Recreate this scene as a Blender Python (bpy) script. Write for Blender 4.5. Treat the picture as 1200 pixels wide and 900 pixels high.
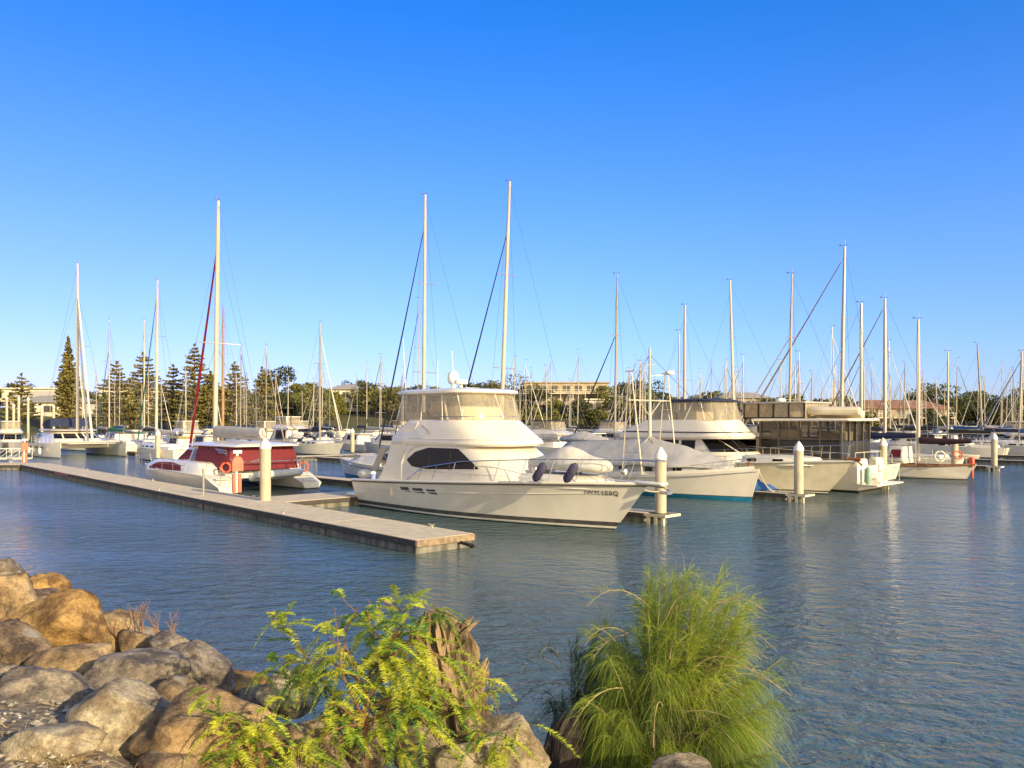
import bpy, bmesh, math, random
import numpy as np
from mathutils import Vector, Matrix, noise as mnoise
R = math.radians
S = math.sqrt(0.5)
for o in list(bpy.data.objects): bpy.data.objects.remove(o)
scene = bpy.context.scene
col = scene.collection
random.seed(7)

# ------------------------------------------------------------ camera
cam_d = bpy.data.cameras.new('camera')
cam = bpy.data.objects.new('camera', cam_d); col.objects.link(cam)
EYE = 4.2
cam.location = (0, 0, EYE); cam.rotation_euler = (R(90), 0, 0)
cam_d.sensor_width = 36; cam_d.lens = 28.5
cam_d.shift_y = 0.035
cam_d.clip_start = 0.1; cam_d.clip_end = 20000
scene.camera = cam

# ------------------------------------------------------------ world, sun, exposure
SUN_DIR = Vector((0.695, -0.719, 0.0)).normalized()
SUN_EL = R(19)
world = bpy.data.worlds.new('World'); scene.world = world
world.use_nodes = True
wn = world.node_tree.nodes; wl = world.node_tree.links
bg = wn['Background']
sky = wn.new('ShaderNodeTexSky'); sky.sky_type = 'NISHITA'
sky.sun_disc = False
sky.sun_elevation = SUN_EL
sky.sun_rotation = math.atan2(SUN_DIR.x, SUN_DIR.y)
sky.altitude = 0; sky.air_density = 1.0; sky.dust_density = 0.3; sky.ozone_density = 3.5
wtc = wn.new('ShaderNodeTexCoord'); wsx = wn.new('ShaderNodeSeparateXYZ'); wl.new(wtc.outputs['Generated'], wsx.inputs[0])
# sky tint: blue by height; behind the camera boosted warm as added fill light
wr = wn.new('ShaderNodeValToRGB'); wr.color_ramp.interpolation = 'B_SPLINE'
SKY_STOPS = [(0.0,(0.47,0.50,0.82)),(0.10,(0.44,0.53,0.87)),(0.25,(0.41,0.58,0.92)),(0.48,(0.02,0.50,1.06))]
wr.color_ramp.elements[0].position = SKY_STOPS[0][0]; wr.color_ramp.elements[0].color = (*SKY_STOPS[0][1],1)
wr.color_ramp.elements[1].position = SKY_STOPS[-1][0]; wr.color_ramp.elements[1].color = (*SKY_STOPS[-1][1],1)
for p_,c_ in SKY_STOPS[1:-1]:
    e_ = wr.color_ramp.elements.new(p_); e_.color = (*c_,1)
wl.new(wsx.outputs['Z'], wr.inputs[0])
wdt = wn.new('ShaderNodeVectorMath'); wdt.operation = 'DOT_PRODUCT'; wdt.inputs[1].default_value = SUN_DIR
wl.new(wtc.outputs['Generated'], wdt.inputs[0])
wmr = wn.new('ShaderNodeMapRange'); wmr.interpolation_type = 'SMOOTHSTEP'
wmr.inputs['From Min'].default_value = 0.1; wmr.inputs['From Max'].default_value = 0.8
wl.new(wdt.outputs['Value'], wmr.inputs['Value'])
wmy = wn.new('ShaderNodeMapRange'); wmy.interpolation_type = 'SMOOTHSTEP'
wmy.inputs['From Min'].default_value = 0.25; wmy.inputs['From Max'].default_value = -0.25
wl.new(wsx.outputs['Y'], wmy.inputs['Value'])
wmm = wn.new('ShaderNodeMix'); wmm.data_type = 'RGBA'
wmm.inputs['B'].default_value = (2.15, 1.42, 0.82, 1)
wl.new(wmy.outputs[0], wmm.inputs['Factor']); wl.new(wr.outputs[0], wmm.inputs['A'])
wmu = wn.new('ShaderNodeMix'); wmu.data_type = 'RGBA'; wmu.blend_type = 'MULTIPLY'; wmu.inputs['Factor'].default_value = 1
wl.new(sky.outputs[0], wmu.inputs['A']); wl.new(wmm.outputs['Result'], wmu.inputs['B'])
wmx = wn.new('ShaderNodeMapRange'); wmx.interpolation_type = 'SMOOTHSTEP'
wmx.inputs['From Min'].default_value = 0.25; wmx.inputs['From Max'].default_value = -0.6
wl.new(wsx.outputs['X'], wmx.inputs['Value'])
wm3 = wn.new('ShaderNodeMix'); wm3.data_type = 'RGBA'; wm3.blend_type = 'MULTIPLY'; wm3.inputs['B'].default_value = (0.94, 0.80, 0.90, 1)
wl.new(wmx.outputs[0], wm3.inputs['Factor']); wl.new(wmu.outputs['Result'], wm3.inputs['A'])
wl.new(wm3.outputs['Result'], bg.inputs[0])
bg.inputs[1].default_value = 0.15
sd = bpy.data.lights.new('sun', 'SUN'); sd.energy = 3.4; sd.angle = R(0.6); sd.color = (1.0, 0.82, 0.50)
sun = bpy.data.objects.new('sun', sd); col.objects.link(sun)
sv = Vector((SUN_DIR.x*math.cos(SUN_EL), SUN_DIR.y*math.cos(SUN_EL), math.sin(SUN_EL)))
sun.rotation_euler = sv.to_track_quat('Z', 'Y').to_euler()
scene.view_settings.view_transform = 'Standard'
scene.view_settings.look = 'None'
scene.view_settings.exposure = 0.95
scene.view_settings.gamma = 1.0

# ------------------------------------------------------------ helpers
def P(u, v): return (S*(u+v), S*(v-u))
def U(px, v):
    r = (px-600)/950.0
    return v*(r-1)/(1+r)
def at(px, Y): return ((px-600)/950.0*Y, Y)
def Zat(py, Y): return EYE-(py-492)*Y/950.0

_m = {}
def mat(name, c, rough=0.5, c2=None, scale=4.0, bump=0.0, bscale=None, metal=0.0, spec=0.5, coat=0.0, stretch=(1,1,1), contrast=(0.35,0.65), detail=5.0, transl=0.0, alpha=1.0):
    if name in _m: return _m[name]
    m = bpy.data.materials.new(name); m.use_nodes = True
    n = m.node_tree.nodes; l = m.node_tree.links; b = n['Principled BSDF']
    b.inputs['Roughness'].default_value = rough; b.inputs['Metallic'].default_value = metal
    b.inputs['Specular IOR Level'].default_value = spec; b.inputs['Coat Weight'].default_value = coat
    tc = n.new('ShaderNodeTexCoord'); mp = n.new('ShaderNodeMapping'); mp.inputs['Scale'].default_value = stretch
    l.new(tc.outputs['Object'], mp.inputs[0])
    if c2 is None: c2 = tuple(x*0.86 for x in c)
    nz = n.new('ShaderNodeTexNoise'); nz.inputs['Scale'].default_value = scale; nz.inputs['Detail'].default_value = detail
    l.new(mp.outputs[0], nz.inputs['Vector'])
    rp = n.new('ShaderNodeValToRGB'); rp.color_ramp.elements[0].position = contrast[0]; rp.color_ramp.elements[1].position = contrast[1]
    rp.color_ramp.elements[0].color = (*c2, 1); rp.color_ramp.elements[1].color = (*c, 1)
    l.new(nz.outputs['Fac'], rp.inputs[0]); l.new(rp.outputs[0], b.inputs['Base Color'])
    if bump > 0:
        nb = n.new('ShaderNodeTexNoise'); nb.inputs['Scale'].default_value = bscale or scale*3; nb.inputs['Detail'].default_value = 6
        l.new(mp.outputs[0], nb.inputs['Vector'])
        bp = n.new('ShaderNodeBump'); bp.inputs['Strength'].default_value = 1.0; bp.inputs['Distance'].default_value = bump
        l.new(nb.outputs['Fac'], bp.inputs['Height']); l.new(bp.outputs[0], b.inputs['Normal'])
    out = n['Material Output']
    if transl > 0:
        t = n.new('ShaderNodeBsdfTranslucent'); l.new(rp.outputs[0], t.inputs[0])
        mx = n.new('ShaderNodeMixShader'); mx.inputs[0].default_value = transl
        l.new(b.outputs[0], mx.inputs[1]); l.new(t.outputs[0], mx.inputs[2]); l.new(mx.outputs[0], out.inputs[0])
    if alpha < 1:
        t = n.new('ShaderNodeBsdfTransparent'); t.inputs[0].default_value = (0.95, 0.9, 0.8, 1)
        mx = n.new('ShaderNodeMixShader'); mx.inputs[0].default_value = 1-alpha
        src = out.inputs[0].links[0].from_socket
        l.new(src, mx.inputs[1]); l.new(t.outputs[0], mx.inputs[2]); l.new(mx.outputs[0], out.inputs[0])
    _m[name] = m
    return m

GEL = mat('white_gelcoat', (0.77,0.71,0.61), 0.25, (0.70,0.64,0.54), 1.2, coat=0.3)
GEL2 = mat('cream_gelcoat', (0.72,0.64,0.48), 0.35, (0.62,0.54,0.38), 1.5, coat=0.2)
GELG = mat('grey_gelcoat', (0.55,0.55,0.53), 0.35, None, 1.5)
DECKM = mat('nonskid_deck', (0.70,0.68,0.62), 0.6, (0.6,0.57,0.5), 5)
HULLG = mat('aged_hull', (0.70,0.68,0.63), 0.4, (0.55,0.5,0.42), 0.8, stretch=(0.6,0.6,3))
TAN = mat('tan_gelcoat', (0.52,0.40,0.26), 0.4)
NAVYP = mat('navy_paint', (0.012,0.02,0.06), 0.3)
DKSTRIPE = mat('dark_boot_stripe', (0.05,0.05,0.05), 0.4, (0.1,0.09,0.08), 3)
ANTI = mat('antifoul_black', (0.02,0.022,0.025), 0.7, (0.06,0.06,0.045), 4)
BLUEB = mat('blue_boot_paint', (0.02,0.25,0.42), 0.4, (0.015,0.17,0.30), 4)
REDP = mat('red_paint', (0.40,0.03,0.025), 0.4)
ORANGE = mat('orange_red_plastic', (0.75,0.16,0.08), 0.45, (0.6,0.1,0.05), 3)
GLASS = mat('dark_glass', (0.005,0.005,0.006), 0.22, (0.008,0.008,0.009), 2, spec=0.2)
GLASSG = mat('smoked_glass', (0.05,0.045,0.04), 0.08, (0.03,0.03,0.03), 2, alpha=0.50, spec=0.8)
STEEL = mat('stainless_steel', (0.65,0.63,0.6), 0.25, None, 5, metal=0.9)
ALU = mat('mast_aluminium', (0.42,0.38,0.32), 0.4, (0.34,0.31,0.26), 1, metal=0.35, stretch=(1,1,0.3))
ALUW = mat('white_mast_paint', (0.50,0.45,0.37), 0.45, (0.42,0.38,0.31), 1, stretch=(1,1,0.3))
WOODM = mat('varnished_wood', (0.34,0.16,0.06), 0.4, (0.22,0.1,0.04), 6, stretch=(1,1,0.1))
WIRE = mat('rigging_wire', (0.25,0.24,0.23), 0.4, metal=0.5)
MAROON = mat('maroon_canvas', (0.17,0.012,0.02), 0.8, (0.12,0.009,0.015), 3, bump=0.01)
NAVY = mat('navy_canvas', (0.016,0.026,0.075), 0.85, (0.01,0.015,0.045), 3, bump=0.01)
BLUEC = mat('blue_canvas', (0.02,0.10,0.30), 0.85, (0.015,0.07,0.22), 3, bump=0.01)
GREENC = mat('green_canvas', (0.02,0.20,0.13), 0.85, (0.015,0.14,0.09), 3, bump=0.01)
BLACKC = mat('black_canvas', (0.018,0.018,0.02), 0.85, (0.03,0.03,0.032), 6, bump=0.01)
GREYC = mat('grey_canvas', (0.44,0.42,0.41), 0.85, (0.36,0.345,0.335), 1.5, bump=0.03, bscale=3)
PALEC = mat('pale_cover_canvas', (0.66,0.62,0.55), 0.85, (0.56,0.52,0.45), 2, bump=0.04, bscale=3)
BEIGEC = mat('beige_canvas', (0.50,0.44,0.35), 0.85, (0.42,0.37,0.29), 3)
VINYL = mat('clear_vinyl', (0.62,0.55,0.42), 0.18, (0.46,0.41,0.32), 3, alpha=0.42, bump=0.02, bscale=4, stretch=(1,1,0.5))
VINYLB = mat('browned_vinyl', (0.52,0.42,0.28), 0.2, (0.36,0.29,0.2), 3, alpha=0.62, bump=0.02, bscale=4)
CONC = mat('pale_concrete_deck', (0.68,0.56,0.38), 0.85, (0.54,0.44,0.30), 2.5, bump=0.004, bscale=40)
CONCG = mat('stained_float_concrete', (0.24,0.225,0.19), 0.85, (0.09,0.085,0.07), 3.5, bump=0.01, stretch=(1,1,0.4))
WALER = mat('dark_timber_waler', (0.075,0.065,0.058), 0.8, (0.04,0.036,0.034), 6, bump=0.01, stretch=(0.5,0.5,4))
TIMBER = mat('weathered_timber', (0.30,0.22,0.14), 0.8, (0.16,0.115,0.08), 6, bump=0.01)
PILEC = mat('pile_sleeve', (0.56,0.48,0.35), 0.6, (0.42,0.35,0.25), 3.0, bump=0.01, stretch=(1,1,0.35))
PILEW = mat('pile_wet_base', (0.16,0.15,0.08), 0.7, (0.08,0.08,0.04), 8, bump=0.02)
WHITEP = mat('white_plastic', (0.80,0.78,0.73), 0.45)
RUBBER = mat('black_rubber', (0.02,0.02,0.022), 0.6)
TEXTM = mat('black_lettering', (0.015,0.015,0.02), 0.5)
ROPE = mat('rope', (0.55,0.48,0.35), 0.9)

class MB:
    def __init__(self): self.v=[]; self.f=[]; self.m=[]; self.pc=[]
    def add(self, vs, fs, mi=0):
        b=len(self.v); self.v += [tuple(p) for p in vs]; self.pc.append((b,len(self.f),len(fs)))
        for f in fs: self.f.append([b+i for i in f]); self.m.append(mi)
    def box(self, x0,x1,y0,y1,z0,z1, mi=0, M=None):
        vs=[Vector((x,y,z)) for z in (z0,z1) for x,y in ((x0,y0),(x1,y0),(x1,y1),(x0,y1))]
        if M is not None: vs=[M@p for p in vs]
        self.add(vs,[(3,2,1,0),(4,5,6,7),(0,1,5,4),(1,2,6,5),(2,3,7,6),(3,0,4,7)],mi)
    def tube(self, pts, r, n=8, mi=0, caps=True):
        pts=[Vector(p) for p in pts]; k=len(pts)
        rs = r if isinstance(r,(list,tuple)) else [r]*k
        up=None; vs=[]
        for i,p in enumerate(pts):
            d=(pts[min(i+1,k-1)]-pts[max(i-1,0)])
            if d.length<1e-9: d=Vector((0,0,1))
            d.normalize()
            if up is None:
                up = Vector((0,0,1)) if abs(d.z)<0.9 else Vector((1,0,0))
            a=d.cross(up)
            if a.length<1e-6: a=d.orthogonal()
            a.normalize(); b=d.cross(a).normalized(); up=-b if False else up
            for j in range(n):
                t=2*math.pi*j/n; vs.append(p+(a*math.cos(t)+b*math.sin(t))*rs[i])
        fs=[]
        for i in range(k-1):
            for j in range(n):
                j2=(j+1)%n; fs.append((i*n+j,i*n+j2,(i+1)*n+j2,(i+1)*n+j))
        if caps: fs.append(tuple(range(n-1,-1,-1))); fs.append(tuple((k-1)*n+j for j in range(n)))
        self.add(vs,fs,mi)
    def lathe(self, prof, c=(0,0,0), n=16, mi=0):
        vs=[];k=len(prof)
        for r,z in prof:
            for j in range(n):
                t=2*math.pi*j/n; vs.append((c[0]+r*math.cos(t),c[1]+r*math.sin(t),c[2]+z))
        fs=[(i*n+j,i*n+(j+1)%n,(i+1)*n+(j+1)%n,(i+1)*n+j) for i in range(k-1) for j in range(n)]
        fs.append(tuple(range(n-1,-1,-1))); fs.append(tuple((k-1)*n+j for j in range(n)))
        self.add(vs,fs,mi)
    def loft(self, rings, mi=0, closed=True, caps=True):
        n=len(rings[0]); vs=[p for r in rings for p in r]; fs=[]
        for i in range(len(rings)-1):
            for j in range(n if closed else n-1):
                j2=(j+1)%n; fs.append((i*n+j,i*n+j2,(i+1)*n+j2,(i+1)*n+j))
        if caps and closed: fs.append(tuple(range(n-1,-1,-1))); fs.append(tuple((len(rings)-1)*n+j for j in range(n)))
        self.add(vs,fs,mi)
    def grid(self, rows, mi=0): self.loft(rows,mi,closed=False,caps=False)
    def ellipsoid(self,c,r,nu=12,nv=8,mi=0,M=None,pw=1.0):
        rings=[]
        for i in range(1,nv):
            a=math.pi*i/nv-math.pi/2
            ring=[]
            for j in range(nu):
                t=2*math.pi*j/nu
                q=Vector((r[0]*math.cos(a)*math.cos(t),r[1]*math.cos(a)*math.sin(t),r[2]*math.sin(a)))
                if M is not None: q=M@q
                ring.append(Vector(c)+q)
            rings.append(ring)
        self.loft(rings,mi)
    def each(self, name, mats, parent=None, **kw):
        out=[]
        for k,(b0,f0,nf) in enumerate(self.pc):
            b1=self.pc[k+1][0] if k+1<len(self.pc) else len(self.v)
            q=MB(); q.v=self.v[b0:b1]; q.f=[[i-b0 for i in f] for f in self.f[f0:f0+nf]]; q.m=self.m[f0:f0+nf]
            out.append(q.build(name,mats,parent,**kw))
        return out
    def build(self, name, mats, parent=None, ang=35, solid=0, bevel=0, smooth=True, loc=None):
        me=bpy.data.meshes.new(name); me.from_pydata(self.v,[],self.f); me.validate()
        if not isinstance(mats,(list,tuple)): mats=[mats]
        for m in mats: me.materials.append(m)
        if len(mats)>1:
            for p,i in zip(me.polygons,self.m): p.material_index=i
        bm=bmesh.new(); bm.from_mesh(me); bmesh.ops.recalc_face_normals(bm,faces=bm.faces); bm.to_mesh(me); bm.free()
        if smooth:
            me.polygons.foreach_set('use_smooth',[True]*len(me.polygons)); me.set_sharp_from_angle(angle=R(ang))
        o=bpy.data.objects.new(name,me); col.objects.link(o)
        if parent is not None: o.parent=parent
        if loc: o.location=loc
        if solid:
            md=o.modifiers.new('s','SOLIDIFY'); md.thickness=solid; md.offset=-1
        if bevel:
            md=o.modifiers.new('b','BEVEL'); md.width=bevel; md.segments=2; md.limit_method='ANGLE'
        return o

def tag(o,label=None,cat=None,group=None,kind=None):
    if label: o['label']=label
    if cat: o['category']=cat
    if group: o['group']=group
    if kind: o['kind']=kind
    return o
def thing(name,label,cat,loc=(0,0,0),rotz=0,group=None):
    o=bpy.data.objects.new(name,None); col.objects.link(o); o.empty_display_size=0.3
    o.location=loc; o.rotation_euler=(0,0,rotz); tag(o,label,cat,group); return o
def copy_tree(o,parent=None):
    c=o.copy(); col.objects.link(c); c.parent=parent
    for ch in list(o.children):
        copy_tree(ch,c)
    return c
def text_mesh(txt,name,size,m,parent,loc,rot,extr=0.004,sx=1.0):
    cu=bpy.data.curves.new(name,'FONT'); cu.body=txt; cu.size=size; cu.extrude=extr; cu.align_x='CENTER'; cu.align_y='CENTER'; cu.space_character=1.22
    t=bpy.data.objects.new(name,cu); col.objects.link(t)
    bpy.context.view_layer.update()
    me=bpy.data.meshes.new_from_object(t.evaluated_get(bpy.context.evaluated_depsgraph_get()))
    bpy.data.objects.remove(t)
    me.materials.clear(); me.materials.append(m)
    o=bpy.data.objects.new(name,me); col.objects.link(o); o.parent=parent; o.location=loc; o.rotation_euler=rot; o.scale=(sx,1,1)
    return o

# ---- cabin shapes
def ring_pts(z,xa,xs,xf,w,p=2.4,n=9,ra=0.12,cy=0):
    h=[(xa,-w*0.0-0.001),(xa,-w+ra),(xa+ra*0.3,-w+ra*0.3),(xa+ra,-w)]
    for i in range(1,4): h.append((xa+ra+(xs-xa-ra)*i/4.0,-w))
    for i in range(n+1):
        a=i/n*math.pi/2
        h.append((xs+(xf-xs)*math.sin(a)**(2/p), -w*max(0,math.cos(a))**(2/p)-(0.001 if i==n else 0)))
    full=h+[(x,-y) for x,y in reversed(h)]
    return [(x,y+cy,z) for x,y in full]
def hw_fun(rings,p=2.4):
    def f(x,z):
        rs=rings
        if z<=rs[0][0]: q=rs[0]
        elif z>=rs[-1][0]: q=rs[-1]
        else:
            for a,b in zip(rs[:-1],rs[1:]):
                if a[0]<=z<=b[0]:
                    t=(z-a[0])/(b[0]-a[0]+1e-9); q=[a[i]+(b[i]-a[i])*t for i in range(5)]; break
        _,xa,xs,xf,w=q[:5]
        if x<=xs: return w
        if x>=xf: return 0.0
        return w*(1-((x-xs)/(xf-xs))**p)**(1/p)
    def nose(a,z,eps=0.012):
        rs=rings
        z_=min(max(z,rs[0][0]),rs[-1][0])
        for A,B in zip(rs[:-1],rs[1:]):
            if A[0]<=z_<=B[0]:
                t=(z_-A[0])/(B[0]-A[0]+1e-9); q=[A[i]+(B[i]-A[i])*t for i in range(5)]; break
        _,xa,xs,xf,w=q
        c=math.cos(a); s_=math.sin(a)
        return (xs+(xf-xs+eps)*abs(c)**(2/p), (w+eps)*math.copysign(abs(s_)**(2/p),s_), z)
    return f,nose
def cabin(name,rings,m,parent,p=2.4,ang=40,bevel=0,cy=0,solid=0,caps=True):
    b=MB(); b.loft([ring_pts(*r,p=p,cy=cy) for r in rings],caps=caps)
    return b.build(name,m,parent,ang=ang,solid=solid,bevel=bevel)
def lerp_poly(pts,t):
    d=[0]
    for a,b in zip(pts[:-1],pts[1:]): d.append(d[-1]+math.hypot(b[0]-a[0],b[1]-a[1]))
    q=t*d[-1]
    for i in range(len(pts)-1):
        if q<=d[i+1]+1e-9:
            k=(q-d[i])/(d[i+1]-d[i]+1e-9); return (pts[i][0]+(pts[i+1][0]-pts[i][0])*k, pts[i][1]+(pts[i+1][1]-pts[i][1])*k)
    return pts[-1]
def side_patch(b,lo,hi,f,side,eps=0.012,n=16,rows=3,mi=0,cy=0):
    g=[]
    for k in range(rows+1):
        row=[]
        for i in range(n+1):
            a=lerp_poly(lo,i/n); c=lerp_poly(hi,i/n); x=a[0]+(c[0]-a[0])*k/rows; z=a[1]+(c[1]-a[1])*k/rows
            row.append((x,cy+side*(f(x,z)+eps),z))
        g.append(row)
    b.grid(g,mi)
def nose_patch(b,a0,a1,z0,z1,nose,n=6,eps=0.012,mi=0,cy=0):
    g=[]
    for k in range(4):
        z=z0+(z1-z0)*k/3; row=[]
        for i in range(n+1):
            q=nose(a0+(a1-a0)*i/n,z,eps); row.append((q[0],q[1]+cy,q[2]))
        g.append(row)
    b.grid(g,mi)

# ---- hull
class Hull: pass
def make_hull(L,B,s0,s1,parent,bands,topm,rake=1.3,tw=0.86,pd=2.6,pw=1.7,tm=0.4,sexp=1.6,flare=1.0,N=26,srake=-0.1,wlf=0.86,cy=0,dbl=False,hang=50,name='hull',deck0=0.0,deckm=None,depth=0.45,rail=None,solid=0,sheerf=None):
    """bands: list of (z_top, material) from the keel up; the rest of the topside is topm"""
    H=Hull(); Lw=L-rake
    sheer=sheerf or (lambda t: s0+(s1-s0)*t**sexp)
    def shp(t,pp,tws):
        if t<tm: return tws+(1-tws)*(1-((tm-t)/tm)**(1.9 if dbl else 2))
        return 1-((t-tm)/(1-tm))**pp
    def pt(t,z):
        s=sheer(t); bd=B/2*shp(t,pd,tw); bw=B/2*wlf*shp(t,pw,tw*0.97)
        if z<=0: f=0; y=bw*(1+0.6*z/depth)
        else:
            f=min(1,z/s); e=0.85+flare*t**3; y=bw+(bd-bw)*f**e
        x=t*Lw+rake*max(0,(t-0.45)/0.55)**4*(f if z>0 else z/depth*0.25)+srake*(1-t)**10*f
        return x,max(y,0.012),z
    ts=[(1-(1-i/N)**1.25) if not dbl else (0.5-0.5*math.cos(math.pi*i/N)) for i in range(N+1)]
    zb=[-depth]+[b[0] for b in bands]; nt=6
    b=MB(); mats=[]
    for bm_ in bands:
        if bm_[1] not in mats: mats.append(bm_[1])
    if topm not in mats: mats.append(topm)
    grid=[]
    for t in ts:
        s=sheer(t); zz=zb+[zb[-1]+(s-zb[-1])*k/nt for k in range(1,nt+1)]
        grid.append([pt(t,z) for z in zz])
    nz=len(zb)+nt
    for sd in (-1,1):
        base=len(b.v); 
        for g in grid: b.v += [(x,cy+sd*y,z) for x,y,z in g]
        for i in range(N):
            for k in range(nz-1):
                mi = mats.index(bands[k][1]) if k<len(bands) else mats.index(topm)
                b.f.append([base+i*nz+k,base+(i+1)*nz+k,base+(i+1)*nz+k+1,base+i*nz+k+1]); b.m.append(mi)
    for k in range(nz-1):   # transom + stem strip
        mi = mats.index(bands[k][1]) if k<len(bands) else mats.index(topm)
        o2=(N+1)*nz
        b.f.append([k,k+1,o2+k+1,o2+k]); b.m.append(mi)
        b.f.append([N*nz+k,N*nz+k+1,o2+N*nz+k+1,o2+N*nz+k]); b.m.append(mi)
    H.obj=b.build(name,mats,parent,ang=hang,solid=solid)
    dk=[g[-1] for g in grid]
    H.dx=np.array([q[0] for q in dk]); H.dy=np.array([q[1] for q in dk]); H.dz=np.array([q[2] for q in dk])
    H.y=lambda x: float(np.interp(x,H.dx,H.dy)); H.z=lambda x: float(np.interp(x,H.dx,H.dz)); H.pt=pt; H.cy=cy; H.L=L
    def yat(x,z):
        # half breadth at a given x and z (numeric)
        lo,hi=0.0,1.0
        for _ in range(30):
            m_=(lo+hi)/2
            if pt(m_,z)[0]<x: lo=m_
            else: hi=m_
        return pt(lo,z)[1]
    H.yat=yat
    if deckm is not None:
        d=MB(); rows=[]
        xs=np.linspace(max(deck0,H.dx[0]),H.dx[-1]-0.03,N)
        for x in xs:
            y=H.y(x)-0.01; z=H.z(x)-0.03
            rows.append([(x,cy+y*q,z+0.06*(1-q*q)*min(1,y)) for q in (-1,-0.5,0,0.5,1)])
        d.grid(rows); d.build('deck',deckm,parent)
    if rail is not None:
        d=MB()
        for sd in (-1,1):
            d.tube([(x,cy+sd*(H.y(x)+0.01),H.z(x)-0.01) for x in np.linspace(H.dx[0],H.dx[-1],24)],0.035,6)
        d.build('rub_rail',rail,parent)
    return H
def guard_rail(H,parent,x0,x1,h0,h1,inset=0.12,mid=True,n=9,r=0.014,name='guard_rail',front=True,sides=(-1,1),over=0.0,m=None):
    b=MB()
    for sd in sides:
        xs=np.linspace(x0,x1,n)
        def pp(x,k):
            t=(x-x0)/(x1-x0); hh=(h0+(h1-h0)*t**0.7)
            xx=min(x,H.dx[-1]-0.1)
            return (x+0.12*k*t, H.cy+sd*max(0.1,H.y(xx)-inset), H.z(xx)+hh*k)
        pts=[pp(x,1) for x in np.linspace(x0,x1,24)]
        if front: pts.append((x1+0.3+over,H.cy,pts[-1][2]+0.02))
        b.tube(pts,r,6)
        if mid: b.tube([pp(x,0.5) for x in np.linspace(x0,x1,16)],r*0.7,5)
        for x in xs: b.tube([pp(x,0),pp(x,1)],r*0.9,5)
    return b.build(name,m or STEEL,parent)

# ------------------------------------------------------------ the setting: water and land
def water_mat():
    m=bpy.data.materials.new('harbour_water'); m.use_nodes=True
    n=m.node_tree.nodes; l=m.node_tree.links; b=n['Principled BSDF']
    b.inputs['Base Color'].default_value=(0.070,0.115,0.120,1); b.inputs['Roughness'].default_value=0.035
    b.inputs['IOR'].default_value=1.333; b.inputs['Specular IOR Level'].default_value=0.5
    tc=n.new('ShaderNodeTexCoord')
    def wave(scale,st,rot,det,amp,rough=0.55):
        mp=n.new('ShaderNodeMapping'); mp.inputs['Scale'].default_value=st; mp.inputs['Rotation'].default_value=(0,0,R(rot))
        l.new(tc.outputs['Object'],mp.inputs[0])
        z=n.new('ShaderNodeTexNoise'); z.inputs['Scale'].default_value=scale; z.inputs['Detail'].default_value=det; z.inputs['Roughness'].default_value=rough
        z.inputs['Distortion'].default_value=0.5
        l.new(mp.outputs[0],z.inputs['Vector'])
        mu=n.new('ShaderNodeMath'); mu.operation='MULTIPLY'; mu.inputs[1].default_value=amp; l.new(z.outputs['Fac'],mu.inputs[0]); return mu
    a=wave(1.9,(0.72,1.1,1),14,4,0.19); c=wave(6.0,(0.8,1.1,1),-18,4,0.052); d=wave(0.35,(0.6,1,1),8,2,0.16)
    s1=n.new('ShaderNodeMath'); s1.operation='ADD'; l.new(a.outputs[0],s1.inputs[0]); l.new(c.outputs[0],s1.inputs[1])
    s2=n.new('ShaderNodeMath'); s2.operation='ADD'; l.new(s1.outputs[0],s2.inputs[0]); l.new(d.outputs[0],s2.inputs[1])
    # patches of calmer and rougher water
    mp=n.new('ShaderNodeMapping'); mp.inputs['Scale'].default_value=(0.03,0.09,1); l.new(tc.outputs['Object'],mp.inputs[0])
    z=n.new('ShaderNodeTexNoise'); z.inputs['Scale'].default_value=1; l.new(mp.outputs[0],z.inputs['Vector'])
    mr=n.new('ShaderNodeMapRange'); mr.inputs['From Min'].default_value=0.35; mr.inputs['From Max'].default_value=0.65; mr.inputs['To Min'].default_value=0.55; mr.inputs['To Max'].default_value=1.15
    l.new(z.outputs['Fac'],mr.inputs['Value'])
    bp=n.new('ShaderNodeBump'); bp.inputs['Distance'].default_value=1.0
    l.new(mr.outputs[0],bp.inputs['Strength'])
    l.new(s2.outputs[0],bp.inputs['Height']); l.new(bp.outputs[0],b.inputs['Normal'])
    return m
b=MB(); b.add([(-4000,-1500,0),(4000,-1500,0),(4000,9000,0),(-4000,9000,0)],[(0,1,2,3)])
tag(b.build('water',water_mat(),smooth=False),kind='structure')

LANDM=mat('grassy_ground',(0.10,0.095,0.04),0.95,(0.05,0.055,0.02),0.15,bump=0.2,bscale=1)
def shore(x):
    return float(np.interp(x,[-400,-130,-95,-60,0,80,200,500],[120,140,165,190,205,200,190,230]))
def land_z(x,y):
    d=y-shore(x)
    z=-1+3.2*min(1,max(0,(d+4)/8))
    z+=4.5*min(1,max(0,(d-10)/60))
    z+=5.0*math.exp(-((x+60)/60)**2)*min(1,max(0,(d-20)/70))+5*math.exp(-((x-20)/45)**2)*min(1,max(0,(d-15)/60))
    return z
b=MB(); rows=[]
for i in range(40):
    row=[]
    for j in range(90):
        x=-700+1500*j/89; d=-6+ (i/39)**2.2*1500 + i*1.0; y=shore(x)+d
        row.append((x,y,land_z(x,y)+0.3*mnoise.noise((x*0.05,y*0.05,0))))
    rows.append(row)
b.grid(rows); tag(b.build('terrain',LANDM,ang=80),kind='structure')
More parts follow.
